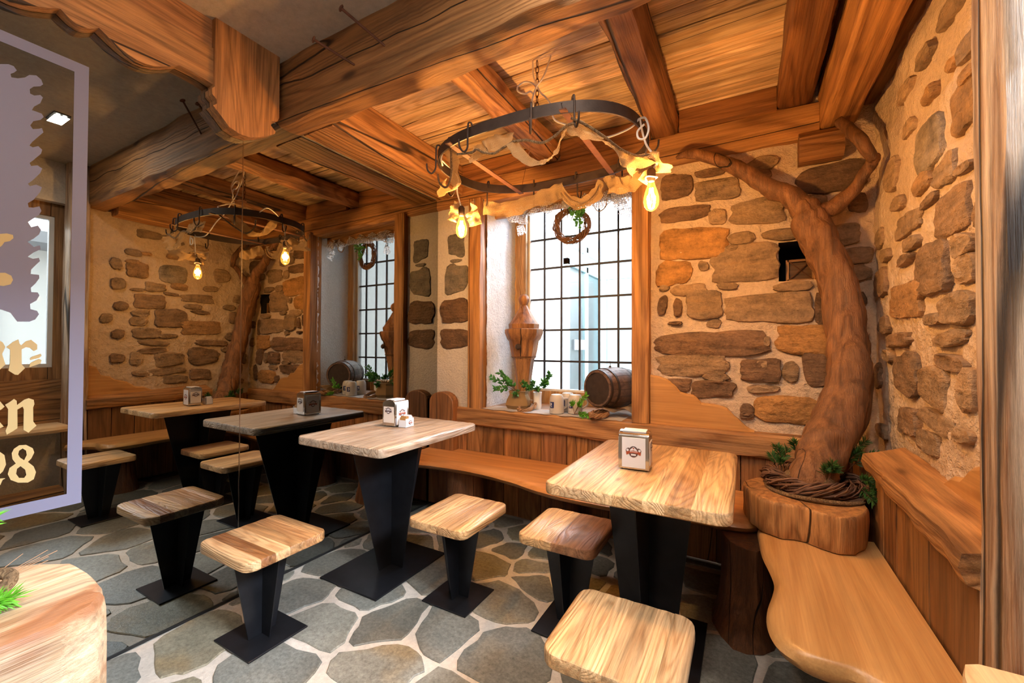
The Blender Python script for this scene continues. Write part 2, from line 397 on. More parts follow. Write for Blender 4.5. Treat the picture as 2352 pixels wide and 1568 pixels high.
# ------------------------------------------------------------------ floor: flagstones set in mortar
fl = MB(); fl.box(-.4, 3.2, -2.6, 3.4, -.20, -.006); floor = tag(fl.build('floor', 'fmortar', origin=(0, 0, 0)), kind='structure')
FS = [(0.123,1.636),(0.231,1.354),(0.539,1.242),(0.818,1.4),(1.049,1.481),(0.967,1.218),(1.328,1.463),(0.683,1.825),(1.15,1.815),(0.912,2.068),(0.943,2.285),(1.172,2.183),(1.14,2.322),(1.254,2.045),(0.747,2.359),(0.571,0.994),(0.161,0.87),(0.09,0.66),(1.996,2.51),(2.05,2.195),(2.139,1.941),(0.905,2.509),(1.17,2.55),(1.368,2.133),(1.578,1.877)]
seeds = list(FS); rs = random.Random(5)
for _ in range(4000):
    x, y = rs.uniform(-.1, 2.95), rs.uniform(-1.6, 2.75); d = .29 if y < 1.9 else .21
    if all(math.hypot(x-a, y-b) > d for a, b in seeds): seeds.append((x, y))
def clip(poly, px, py, nx, ny):
    out = []
    for i in range(len(poly)):
        a, b = poly[i], poly[(i+1) % len(poly)]; da = (a[0]-px)*nx+(a[1]-py)*ny; db = (b[0]-px)*nx+(b[1]-py)*ny
        if da <= 0: out.append(a)
        if da*db < 0: t = da/(da-db); out.append((a[0]+(b[0]-a[0])*t, a[1]+(b[1]-a[1])*t))
    return out
for (sx, sy) in seeds:
    poly = [(sx-.4, sy-.4), (sx+.4, sy-.4), (sx+.4, sy+.4), (sx-.4, sy+.4)]
    gap = rs.uniform(.012, .022)
    for (ax, ay) in seeds:
        d = math.hypot(ax-sx, ay-sy)
        if 0 < d < .9: nx, ny = (ax-sx)/d, (ay-sy)/d; poly = clip(poly, (ax+sx)/2-nx*gap, (ay+sy)/2-ny*gap, nx, ny)
        if not poly: break
    poly = clip(poly, .004, 0, -1, 0) if poly else poly
    poly = clip(poly, 0, 2.70, 0, 1) if poly else poly
    if len(poly) < 3: continue
    q = []
    for i in range(len(poly)):
        a, b = poly[i], poly[(i+1) % len(poly)]; L = math.hypot(a[0]-b[0], a[1]-b[1])
        if L < .03: q.append(((a[0]+b[0])/2, (a[1]+b[1])/2)); continue
        for t in ((.13, .38, .62, .87) if L > .14 else (.2, .8)):
            j = .010; q.append((a[0]+(b[0]-a[0])*t+rs.uniform(-j, j), a[1]+(b[1]-a[1])*t+rs.uniform(-j, j)))
    if len(q) < 3: continue
    tone = rs.choice([(1, 1, 1), (.85, .88, .92), (1.1, 1.02, .86), (.72, .72, .72), (1.15, 1.15, 1.15), (.95, 1.0, 1.05)])
    MB().prism(q, -.03, 0.0, 'xy', .004).build('flagstone', 'flag', floor, color=tone)

# ------------------------------------------------------------------ walls
def grid_wall(name, mat, fn, u0, u1, v0, v1, nu, nv, amp, holes, thick_dir):
    mb = MB(); idx = {}
    def inh(u, v): return any(a < u < b and c < v < d for a, b, c, d in holes)
    us = sorted(set([u0+(u1-u0)*i/nu for i in range(nu+1)]+[h for H in holes for h in H[:2]])); vs = sorted(set([v0+(v1-v0)*i/nv for i in range(nv+1)]+[h for H in holes for h in H[2:]]))
    V = []; Fc = []
    for j, v in enumerate(vs):
        for i, u in enumerate(us):
            e = (nz(u*3, v*3, 7)*1.2+nz(u*11, v*11, 3)*.6+nz(u*30, v*30, 1)*.45)*amp
            V.append(fn(u, v, e))
    n = len(us)
    for j in range(len(vs)-1):
        for i in range(n-1):
            if inh((us[i]+us[i+1])/2, (vs[j]+vs[j+1])/2): continue
            Fc.append((j*n+i, j*n+i+1, (j+1)*n+i+1, (j+1)*n+i))
    # back sheet for thickness
    b = len(V); V2 = [tuple(Vector(p)+Vector(thick_dir)*.12) for p in V]
    F2 = [tuple(b+i for i in reversed(f)) for f in Fc]
    mb.add(V+V2, Fc+F2); o = mb.build(name, mat, origin=(0, 0, 0), smooth='all'); return tag(o, kind='structure')
wall_back = grid_wall('wall_back', 'mortar', lambda u, v, e: (u, 2.735-e, v), .30, 2.95, 0, 2.80, 170, 170, .015, [(.425, 1.62, .785, 2.44), (2.38, 2.56, 1.62, 1.835)], (0, 1, 0))
pier = grid_wall('wall_pier', 'pier', lambda u, v, e: (u, 2.715-e, v), -.02, .345, .55, 2.50, 20, 90, .004, [], (0, .2, 0))
wall_right = grid_wall('wall_right', 'mortar', lambda u, v, e: (2.795-e, u, v), 1.27, 2.76, 0, 2.80, 100, 170, .016, [], (1, 0, 0))
def struct(mb, name, mat, **k): return tag(mb.build(name, mat, **k), kind='structure')
mb = MB(); mb.box(-.16, -.02, -2.6, 2.72, 0, 2.85); wall_left = struct(mb, 'wall_left', 'plaster', origin=(0, 0, 0))
mb = MB(); mb.box(2.80, 2.95, -2.6, .12, 0, 2.85); mb.box(2.80, 2.95, .12, 1.27, 0, .58); mb.box(2.80, 2.95, .12, 1.27, 2.45, 2.85); struct(mb, 'wall_right_near', 'pier', origin=(0, 0, 0))
mb = MB(); mb.box(-.16, 2.95, -2.75, -2.6, 0, 2.85); struct(mb, 'wall_front', 'pier', origin=(0, 0, 0))
mb = MB(); mb.box(-.16, .35, 2.84, 3.0, 0, 2.85); mb.box(-.16, .34, 2.725, 2.84, 0, 2.5); struct(mb, 'wall_corner', 'pier', origin=(0, 0, 0))

BACK=[(1.85,2.243,0.09,0.072,0),(2.072,2.184,0.111,0.058,2),(2.301,2.288,0.075,0.036,2),(1.899,2.067,0.137,0.042,0),(2.281,2.025,0.132,0.066,2),(1.942,1.882,0.184,0.091,1),(2.199,1.879,0.063,0.036,2),(2.391,1.877,0.081,0.03,2),(1.835,1.709,0.099,0.069,1),(2.215,1.737,0.158,0.102,2),(2.003,1.738,0.029,0.029,2),(1.92,1.602,0.093,0.032,2),(1.769,1.515,0.028,0.057,0),(1.857,1.496,0.025,0.053,0),(2.008,1.507,0.092,0.081,2),(2.321,1.476,0.195,0.076,2),(2.443,1.587,0.083,0.026,2),(2.033,1.276,0.279,0.069,0),(2.491,1.297,0.113,0.078,1),(1.938,1.151,0.181,0.067,2),(2.291,1.127,0.093,0.062,0),(2.432,1.123,0.036,0.052,2),(2.051,1.014,0.109,0.046,0),(1.842,1.025,0.084,0.038,0),(2.411,0.917,0.145,0.069,1),(2.55,1.137,0.056,0.082,0),(2.568,1.455,0.027,0.092,0),(2.615,2.147,0.147,0.071,0),(2.662,1.839,0.072,0.055,2),(2.713,1.728,0.067,0.04,2),(2.72,1.637,0.058,0.039,2),(2.079,2.023,0.046,0.045,2),(1.842,1.402,0.039,0.012,0),(2.057,1.396,0.036,0.023,2),(2.224,0.892,0.034,0.039,0),(2.31,2.226,0.038,0.024,0),(2.039,2.289,0.079,0.023,0),(2.544,2.031,0.054,0.037,2),(2.066,1.083,0.067,0.023,2),(2.296,1.162,0.028,0.021,2),(1.919,0.932,0.049,0.023,2),(2.625,0.963,0.04,0.075,0),(2.066,0.865,0.036,0.02,0),(2.322,1.287,0.016,0.027,2),(2.305,1.025,0.075,0.019,2),(2.70,1.50,.05,.04,0),(2.70,1.30,.045,.05,2),(2.15,1.83,.03,.018,2),(2.13,1.61,.05,.02,2),(1.78,1.62,.03,.02,2),(2.72,2.0,.04,.05,0)]
PIERS=[(0.184,2.074,0.077,0.087,3),(0.185,1.945,0.055,0.014,3),(0.193,1.798,0.107,0.103,3),(0.177,1.539,0.135,0.096,0),(0.176,1.319,0.133,0.075,0)]
RIGHT=[(1.997,1.967,0.106,0.085,3),(1.715,1.969,0.079,0.073,1),(2.049,1.852,0.07,0.036,1),(1.813,1.678,0.118,0.065,0),(1.983,1.767,0.061,0.015,0),(2.21,1.748,0.139,0.039,2),(2.448,2.023,0.075,0.07,2),(1.988,2.144,0.046,0.023,1),(1.682,2.126,0.062,0.029,2),(1.854,1.82,0.079,0.041,2),(1.717,1.782,0.059,0.015,2),(2.174,1.66,0.076,0.026,2),(1.676,2.04,0.048,0.019,1),(1.771,2.131,0.047,0.015,1),(2.334,1.865,0.067,0.028,2),(1.99,1.528,0.13,0.085,0),(1.793,1.378,0.105,0.048,2),(2.252,1.444,0.177,0.067,1),(2.279,1.148,0.135,0.08,0),(1.975,1.122,0.118,0.066,2),(1.836,1.208,0.107,0.025,0),(1.717,1.132,0.047,0.062,2),(2.249,0.958,0.095,0.051,0),(1.957,1.002,0.147,0.03,2),(1.73,1.485,0.064,0.043,2),(1.846,1.283,0.12,0.024,2),(2.351,1.288,0.145,0.028,0),(1.741,1.562,0.065,0.032,2),(2.611,1.564,0.084,0.061,0),(2.242,1.608,0.083,0.02,0),(1.964,1.352,0.078,0.02,2),(2.031,0.917,0.098,0.039,2),(1.745,0.992,0.059,0.024,2),(2.601,0.86,0.079,0.031,0),(2.56,1.36,.07,.04,0),(2.62,1.78,.06,.045,2),(2.52,1.68,.06,.03,2),(2.66,1.12,.05,.06,0),(2.50,1.22,.05,.025,2),(2.22,2.28,.08,.03,2),(2.02,2.30,.06,.03,2),(1.80,2.32,.09,.035,2),(2.20,2.12,.06,.03,2),(1.60,1.62,.05,.04,0),(1.58,1.82,.05,.05,2),(1.58,1.36,.045,.04,0),(1.58,1.14,.05,.04,0),(1.56,2.0,.04,.05,2),(1.50,1.5,.04,.04,2)]
TONE = [(.17, .095, .052), (.40, .20, .065), (.29, .19, .11), (.20, .175, .14)]
def stone(u, v, hw, hh, t, plane, face, parent, sgn=-1, soft=0.0):
    n = 26; sd = random.uniform(0, 99); poly = []
    ex = random.uniform(3.0, 9.0) if hw*hh > .003 else random.uniform(2.2, 3.5); rot = random.uniform(-.08, .08); hw *= 1.06; hh *= 1.06
    sk = random.uniform(-.15, .15); tp = random.uniform(-.18, .18)
    for k in range(n):
        a = 2*PI*k/n; c, s = math.cos(a), math.sin(a); rr = (abs(c)**ex+abs(s)**ex)**(-1/ex)
        rr *= 1+.16*nz(c*1.8+sd, s*1.8, 2)+.09*nz(c*6+sd, s*6, 5); x, y = c*rr*hw, s*rr*hh
        y *= 1+tp*x/hw; x += sk*y
        poly.append((u+x*math.cos(rot)-y*math.sin(rot), v+x*math.sin(rot)+y*math.cos(rot)))
    def P(u_, v_, e): return (u_, e, v_) if plane == 'xz' else (e, u_, v_)
    pr = random.uniform(.008, .016); k = random.uniform(.75, 1.25)
    rings = [[P(p[0], p[1], face-sgn*.05) for p in poly]]
    for f, e in ((1, .15), (.965, .75), (.82, 1.0), (.55, 1.0), (.22, .95)):
        rings.append([P(u+(p[0]-u)*f, v+(p[1]-v)*f, face+sgn*(pr*e+(nz(p[0]*14*f, p[1]*26*f, sd)*.007+nz(p[0]*40*f, p[1]*50*f, sd)*.003)*(f < 1))) for p in poly])
    mb = MB().loft(rings); col = tuple(c*k*(1-soft)+m_*soft for c, m_ in zip(TONE[t], (.46, .31, .19)))
    return mb.build('stone', 'stone', parent, smooth=True, color=col)
for a in BACK: stone(*a, 'xz', 2.727, wall_back)
for a in PIERS: stone(*a, 'xz', 2.716, pier)
for a in RIGHT: stone(*a, 'yz', 2.787, wall_right, soft=.30)
# dark niche with a small crate
mb = MB(); mb.box(2.36, 2.58, 2.75, 3.02, 1.595, 1.62); mb.box(2.36, 2.58, 2.75, 3.02, 1.835, 1.86); mb.box(2.34, 2.38, 2.75, 3.02, 1.60, 1.85); mb.box(2.56, 2.60, 2.75, 3.02, 1.60, 1.85); mb.box(2.34, 2.60, 3.0, 3.02, 1.6, 1.85); mb.build('niche_lining', 'dark', wall_back)
c = empty('crate', (2.475, 2.83, 1.62), 'small dark wooden lantern crate inside the black niche behind the tree trunk', 'crate')
for x in (2.425, 2.545): MB().box(x-.007, x+.007, 2.80, 2.814, 1.62, 1.745).build('upright', 'boardz', c)
for z in (1.622, 1.732): MB().box(2.425, 2.545, 2.80, 2.813, z, z+.013).build('rail', 'boardx', c)
mb = MB(); mb.tube([(2.43, 2.803, 1.63), (2.54, 2.803, 1.74)], .003, 5); mb.tube([(2.43, 2.803, 1.74), (2.54, 2.803, 1.63)], .003, 5); mb.build('cross_wire', 'rust', c)
MB().box(2.43, 2.54, 2.815, 2.90, 1.622, 1.74).build('box', 'boardx', c, color=(.4, .4, .4))

# ------------------------------------------------------------------ wainscot, sill beam
def boards(axis, u0, u1, n, z0, z1, face, sgn, parent, name='wainscot_board', gap=.005):
    us = [u0]
    ws = [random.uniform(.75, 1.3) for _ in range(n)]; tot = sum(ws); a = u0
    for wv in ws:
        b = a+(u1-u0)*wv/tot; e = random.uniform(0, .005); f0, f1 = face, face+sgn*.03
        k = random.uniform(.60, 1.2); col = (k, k*random.uniform(.9, 1), k*random.uniform(.8, 1))
        mb = MB()
        if axis == 'x': mb.prism([(a+gap/2, z0), (b-gap/2, z0), (b-gap/2, z1), (a+gap/2, z1)], f0, f1-sgn*e, 'xz', .004)
        else: mb.prism([(a+gap/2, z0), (b-gap/2, z0), (b-gap/2, z1), (a+gap/2, z1)], f0, f1-sgn*e, 'yz', .004)
        mb.build(name, 'boardz', parent, color=col); a = b
boards('x', .01, 2.68, 17, 0.02, .67, 2.716, -1, wall_back)
boards('y', 1.36, 2.68, 9, 0.02, .73, 2.715, -1, wall_right)
# horizontal sill beam below the window, running the whole back wall
sill = beam_mb(.17, 2.66, 2.655, 2.76, .652, .782, 'x', .007, .012, 40).build('sill_beam', 'beamx', origin=(1.4, 2.7, .65))
tag(sill, 'long reddish brown sill beam running below the window and stone wall', 'beam')
# slab filling the window niche
mb = MB(); mb.box(.40, 1.68, 2.74, 3.30, .70, .783); struct(mb, 'window_niche_sill', 'boardx', color=(.95, .9, .95))
# right hand cap rail with a live edge
def live(pts_n, fn): return [fn(i/pts_n) for i in range(pts_n+1)]
mb = MB(); rings = []
for i in range(31):
    y = 1.345+(2.30-1.345)*i/30; e = .012*nz(y*7, 1, 1)+.006*nz(y*22, 5, 2)
    zt = .815-.02*(1-i/30)+.008*nz(y*5, 9, 9); zb = .70+.03*i/30+.014*nz(y*8, 4, 4)
    rings.append([(2.79, y, zt+.03), (2.745, y, zt+.014), (2.70, y, zt), (2.655+e, y, zt-.012), (2.648+e, y, (zt+zb)/2), (2.662+e, y, zb+.01), (2.69, y, zb), (2.79, y, zb)])
mb.loft(rings); tag(mb.build('cap_rail', 'beamy', smooth=True, color=(1.2, 1.15, 1.1)), 'live edged timber cap rail above the boards on the right wall', 'rail')
# golden live edge plank above it
up_edge = [(1.35, 1.09), (1.40, 1.075), (1.44, 1.06), (1.455, 1.0), (1.48, .985), (1.53, .975), (1.56, .945), (1.60, .935), (1.64, .925), (1.70, .875), (1.77, .865), (1.85, .82), (1.89, .80)]
poly = [(1.345, .79), (1.89, .79)]+[(y, z) for y, z in reversed(up_edge)]
rp = MB(); us = [1.345+i*.03 for i in range(19)]
def interp(tb, x):
    for (a, b), (c_, d) in zip(tb, tb[1:]):
        if a <= x <= c_: return b+(d-b)*(x-a)/(c_-a)
    return tb[0][1] if x < tb[0][0] else tb[-1][1]
rings = []
for y in us:
    z = interp(up_edge, y); rings.append([(2.795, y, .78), (2.765, y, .78), (2.762, y, z-.012), (2.772, y, z), (2.795, y, z)])
rp.loft(rings).build('live_edge_plank', 'seaty', wall_right, color=(1, .92, .85), label='golden plank with a wavy top edge against the rubble')
L_edge = [(1.70, 1.085), (1.75, 1.075), (1.80, 1.06), (1.835, 1.03), (1.86, 1.01), (1.875, .985), (1.92, .975), (1.96, .97), (1.985, .93), (2.03, .925), (2.09, .92), (2.13, .905), (2.155, .87), (2.19, .845), (2.21, .815), (2.26, .79)]
rings = []
for i in range(30):
    x = 1.70+.56*i/29; z = interp(L_edge, x)+.004*nz(x*40, 0, 0); rings.append([(x, 2.735, .775), (x, 2.695, .775), (x, 2.693, z-.012), (x, 2.702, z), (x, 2.735, z)])
MB().loft(rings).build('live_edge_plank', 'seatx', wall_back, color=(.95, .85, .75), label='golden plank with a wavy top edge right of the window')

# ------------------------------------------------------------------ window_1 (back wall)
for (x0, x1, nm) in ((.335, .447, 'left'), (1.592, 1.697, 'right')):
    p = beam_mb(x0, x1, 2.665, 2.80, .783, 2.40, 'z', .003, .006, 16).build('window_post', 'beamz', color=(1.25, 1.2, 1.1))
    tag(p, {'left': 'square timber post on the left side of the window opening', 'right': 'square timber post on the right side of the window, beside the barrel'}[nm], 'post')
mb = MB(); 
def quadgrid(a, b, c_, d, n, m_, amp, nrm):
    V = []; Fc = []
    for j in range(m_+1):
        for i in range(n+1):
            s, t = i/n, j/m_; p = Vector(a)*(1-s)*(1-t)+Vector(b)*s*(1-t)+Vector(c_)*s*t+Vector(d)*(1-s)*t
            V.append(p+Vector(nrm)*amp*(nz(p.x*25+3, p.y*25, p.z*25)+.6*nz(p.x*70, p.y*70, p.z*70)))
    for j in range(m_):
        for i in range(n): Fc.append((j*(n+1)+i, j*(n+1)+i+1, (j+1)*(n+1)+i+1, (j+1)*(n+1)+i))
    b0 = len(V); V2 = [p-Vector(nrm)*.06 for p in V]
    return V+V2, Fc+[tuple(b0+i for i in reversed(f)) for f in Fc]
mb.add(*quadgrid((.458, 2.75, .78), (.450, 3.32, .78), (.450, 3.32, 2.58), (.458, 2.75, 2.58), 30, 90, .006, (1, 0, 0)))
mb.add(*quadgrid((1.59, 2.75, .78), (1.73, 3.32, .78), (1.73, 3.32, 2.58), (1.59, 2.75, 2.58), 30, 90, .006, (-1, 0, 0)))
mb.add(*quadgrid((.40, 2.75, 2.50), (1.75, 2.75, 2.50), (1.75, 3.32, 2.56), (.40, 3.32, 2.56), 40, 20, .004, (0, 0, -1)))
struct(mb, 'trim_1', 'white', smooth='all', origin=(0, 0, 0))
W1 = MB(); W1.box(.447, .555, 3.22, 3.30, .80, 2.62); W1.box(1.62, 1.73, 3.22, 3.30, .80, 2.62); W1.box(.555, 1.62, 3.235, 3.30, .783, .885); W1.box(.555, 1.62, 3.225, 3.30, 2.46, 2.64)
win1 = struct(W1, 'window_1', 'topz', color=(.85, .72, .55))
mb = MB(); mb.box(.555, .572, 3.27, 3.32, .885, 2.46); mb.box(1.603, 1.62, 3.27, 3.32, .885, 2.46); mb.box(.572, 1.603, 3.27, 3.32, .885, .90); mb.box(.572, 1.603, 3.27, 3.32, 2.445, 2.46); mb.build('sash', 'winwhite', win1)
XC = [.572, .70, .857, 1.02, 1.185, 1.341, 1.497, 1.603]; ZR = [.90, 1.134, 1.399, 1.665, 1.932, 2.184, 2.445]
for x in XC[1:-1]: MB().box(x-.008, x+.008, 3.292, 3.304, .90, 2.445).build('glazing_bar', 'lead', win1)
for z in ZR[1:-1]: MB().box(.572, 1.603, 3.290, 3.306, z-.008, z+.008).build('glazing_bar', 'lead', win1)
for i in range(7):
    for j in range(6): MB().box(XC[i], XC[i+1], 3.2965, 3.2995, ZR[j], ZR[j+1]).build('pane', 'glass', win1)
# timber lintel board above the window
tag(beam_mb(.45, 1.60, 2.80, 2.84, 2.26, 2.44, 'x', .004, .008, 10).build('lintel_board', 'beamx', color=(1.2, 1.15, 1.1)), 'orange lintel board hanging behind the wall beam above the window', 'board') if False else None

# ------------------------------------------------------------------ window_2 (right wall, seen in the mirror)
W2 = MB(); W2.box(2.88, 2.96, 1.19, 1.262, .97, 2.45); W2.box(2.88, 2.96, .13, .20, .97, 2.45); W2.box(2.88, 2.96, .20, 1.19, .97, 1.07); W2.box(2.88, 2.96, .20, 1.19, 2.34, 2.45)
win2 = struct(W2, 'window_2', 'beamz')
mb = MB(); mb.box(2.89, 2.93, 1.16, 1.19, 1.07, 2.34); mb.box(2.89, 2.93, .20, .23, 1.07, 2.34); mb.box(2.89, 2.93, .23, 1.16, 1.07, 1.10); mb.box(2.89, 2.93, .23, 1.16, 2.31, 2.34); mb.box(2.89, 2.93, .68, .71, 1.10, 2.31); mb.build('sash', 'winwhite', win2)
MB().box(2.905, 2.909, .71, 1.16, 1.10, 2.31).build('pane', 'glass', win2); MB().box(2.905, 2.909, .23, .68, 1.10, 2.31).build('pane', 'glass', win2)
mb = MB(); mb.box(2.87, 2.95, .13, 1.262, .58, .97); mb.build('apron_board', 'beamy', win2)
mb = MB(); mb.add(*quadgrid((2.69, 1.262, .55), (2.96, 1.262, .55), (2.96, 1.262, 2.46), (2.69, 1.262, 2.46), 14, 90, .006, (0, -1, 0))); struct(mb, 'trim_2', 'white', smooth='all', origin=(0, 0, 0))
# deep window shelf with a wavy edge
mb = MB(); rings = []
for i in range(26):
    y = .10+1.125*i/25; r_ = .03*(i == 25)+.012*(i == 24); x = 2.60+.014*math.sin(y*9)+.006*nz(y*20, 1, 1)+r_
    rings.append([(2.90, y, .605), (x+.02, y, .605), (x, y, .597), (x-.004, y, .575), (x+.01, y, .552), (2.90, y, .545)])
tag(mb.loft(rings).build('window_shelf', 'seaty', smooth=True, color=(1.5, 2.0, 3.2)), 'window shelf corner tinted pale for daylight at the bottom right, in front of the weathered post', 'shelf')  # wood tint lifted towards white, painting in the strong daylight
tag(beam_mb(2.50, 2.66, -.3, 1.18, 0, .13, 'y', .01, .03, 14).build('floor_log', 'beamy'), 'hewn log lying on the floor under the window shelf, seen in the mirror', 'log')

# weathered post on the right
mb = MB(); rings = []
for i in range(70):
    z = 2.80*i/69; r = []
    for k, (x, y) in enumerate([(2.690, 1.238), (2.72, 1.228), (2.76, 1.225), (2.82, 1.23), (2.83, 1.30), (2.83, 1.36), (2.76, 1.366), (2.70, 1.362), (2.682, 1.352), (2.678, 1.32), (2.678, 1.285), (2.681, 1.252)]):
        r.append((x+.006*nz(k*.8, z*2.2, 3)+.002*nz(k*2, z*9, 5), y+.006*nz(k*.8, z*2.2, 30), z))
    rings.append(r)
tag(mb.loft(rings).build('weathered_post', 'post', smooth=True), 'thick weathered timber post standing at the far right of the room', 'post')

# ------------------------------------------------------------------ ceilings and beams
mb = MB(); mb.box(-.16, 2.95, -2.7, 1.50, 2.785, 2.88); ceiling = struct(mb, 'ceiling', 'plaster', origin=(0, 0, 0))
ys = [1.50, 1.72, 1.905, 2.03, 2.185, 2.31, 2.44, 2.56, 2.70, 2.82]
mb = MB(); mb.box(-.05, 2.95, 1.45, 3.4, 2.735, 2.80); struct(mb, 'ceiling_deck', 'dark', origin=(0, 0, 0))
segs = [(.0, .27), (.24, .93), (.93, 1.09), (1.08, 1.71), (1.71, 1.86), (1.85, 2.38), (2.37, 2.58), (2.58, 2.86)]
for bi, (xa, xb) in enumerate([(.0, 1.02), (1.02, 1.79), (1.79, 2.86)]):
    off = [0, .03, -.02][bi]
    for i in range(len(ys)-1):
        k = random.uniform(.70, 1.15); e = random.uniform(0, .008)
        y0_, y1_ = ys[i]+(off if i else 0)+.0045, ys[i+1]+(off if i < len(ys)-2 else 0)-.0045
        rings = []
        for s in range(9):
            x = xa+(xb-xa)*s/8+(-.001 if s == 8 else .001*(s == 0)); j = .0015*nz(x*6, y0_*9, i)
            rings.append([(x, y0_+j, 2.735), (x, y1_+j, 2.735), (x, y1_+j, 2.699+e), (x, y1_+j-.007, 2.690+e), (x, y0_+j+.007, 2.690+e), (x, y0_+j, 2.699+e)])
        MB().loft(rings).build('plank', 'ceil', ceiling, color=(k, k*random.uniform(.94, 1), k*random.uniform(.88, 1)))
def beam(label, mat, *a, color=None, **k):
    return tag(beam_mb(*a, **k).build('ceiling_beam', mat, color=color, smooth=True), label, 'beam')
cb = beam('massive cross beam spanning the ceiling in front of the plank bay', 'beamx', .0, 2.95, 1.345, 1.505, 2.452, 2.81, 'x', color=(1.0, .96, .9), rough=.010, ch=.02, seg=40)
beam('ceiling beam along the top of the mirror wall', 'beamy', .004, .26, 1.50, 2.70, 2.458, 2.70, 'y', color=(1.25, 1.2, 1.15), rough=.004, ch=.010, seg=20)
beam('cracked rafter above the left half of the oval chandelier', 'beamy', .925, 1.095, 1.50, 2.72, 2.565, 2.70, 'y', color=(1.05, .92, .88), rough=.014, ch=.035, seg=20)
beam('split rafter above the right end of the oval chandelier', 'beamy', 1.705, 1.87, 1.50, 2.72, 2.55, 2.70, 'y', color=(.80, .68, .64), rough=.010, ch=.03, seg=20)
beam('dark reddish rafter left of the corner beams', 'beamy', 2.375, 2.535, 1.50, 2.72, 2.555, 2.70, 'y', color=(.50, .38, .30), rough=.008, ch=.02, seg=20)
beam('bright orange corner beam running down to the top of the tree', 'beamy', 2.565, 2.715, 1.50, 2.80, 2.40, 2.70, 'y', color=(1.1, 1.0, .85), rough=.006, ch=.014, seg=20)
beam('outermost brown beam against the right stone wall', 'beamy', 2.74, 2.86, 1.36, 2.80, 2.49, 2.70, 'y', color=(.8, .72, .62), rough=.006, ch=.014, seg=20)
beam('long wall beam above the window carrying the rafters', 'beamx', -.01, 2.563, 2.695, 2.86, 2.372, 2.562, 'x', color=(1.25, 1.18, 1.05), rough=.006, ch=.014, seg=40)
tag(beam_mb(2.47, 2.66, 2.64, 2.80, 2.235, 2.39, 'x', .008, .035, 8).build('beam_end', 'beamx', smooth=True, color=(.9, .8, .75)), 'short chiselled timber block under the corner beam behind the branch', 'timber block')
# hanging timber fascia behind the wall beam above the window
tag(beam_mb(.45, 1.60, 2.865, 2.90, 2.285, 2.52, 'x', .004, .008, 12).build('fascia_board', 'boardx', color=(1.15, 1.1, 1.0)), 'orange board between the wall beam and the top of the window', 'board')
for (xa, xb) in ((.26, .925), (1.095, 1.705), (1.87, 2.375)): MB().box(xa+.002, xb-.002, 2.69, 2.72, 2.555, 2.688).build('infill_board', 'boardx', ceiling, color=(.95, .8, .7))
# iron spikes in the cross beam
for i, (p0, p1, lb) in enumerate([((.702, 1.20, 2.71), (.812, 1.35, 2.60), 'rusty iron spike in the cross beam, the longer one farther from the mirror'), ((.519, 1.20, 2.64), (.614, 1.35, 2.58), 'rusty iron spike in the cross beam, the one nearer the mirror')]):
    s_ = empty('iron_spike', p1, lb, 'spike')
    MB().tube([p0, p1], [.006, .005], 6).build('shank', 'rust', s_)
    d = (Vector(p0)-Vector(p1)).normalized(); MB().lathe([(.014, 0), (.016, .004), (.010, .008)], p0, 8, d).build('head', 'rust', s_)
# fixtures; only the first is seen, the others are added for light
fx0 = None
FXL = ['ceiling spot with ten small lamps, seen in the mirror', 'added unseen ceiling spot with ten small lamps, nearest the mirror wall', 'added unseen ceiling spot with ten small lamps, over the middle of the room', 'added unseen ceiling spot with ten small lamps, near the right window', 'added unseen ceiling spot with ten small lamps, behind the camera to the right', 'added unseen ceiling spot with ten small lamps, behind the camera to the left']
for i, (x, y) in enumerate(SPOTS):
    if fx0 is None:
        fx0 = empty('linear_spot', (x, y, 2.785), FXL[0], 'lamp', 'recessed linear spots')
        mb = MB(); mb.box(x-.085, x+.085, y-.04, y+.04, 2.778, 2.784); mb.build('housing', 'black', fx0)
        mb = MB()
        for a in range(5):
            for b in range(2): mb.lathe([(.010, 0), (.010, .004)], (x-.062+a*.031, y-.016+b*.032, 2.7735), 10)
        mb.build('lamp_row', 'led', fx0)
    else: copy_tree(fx0, (x, y, 2.785), FXL[i])

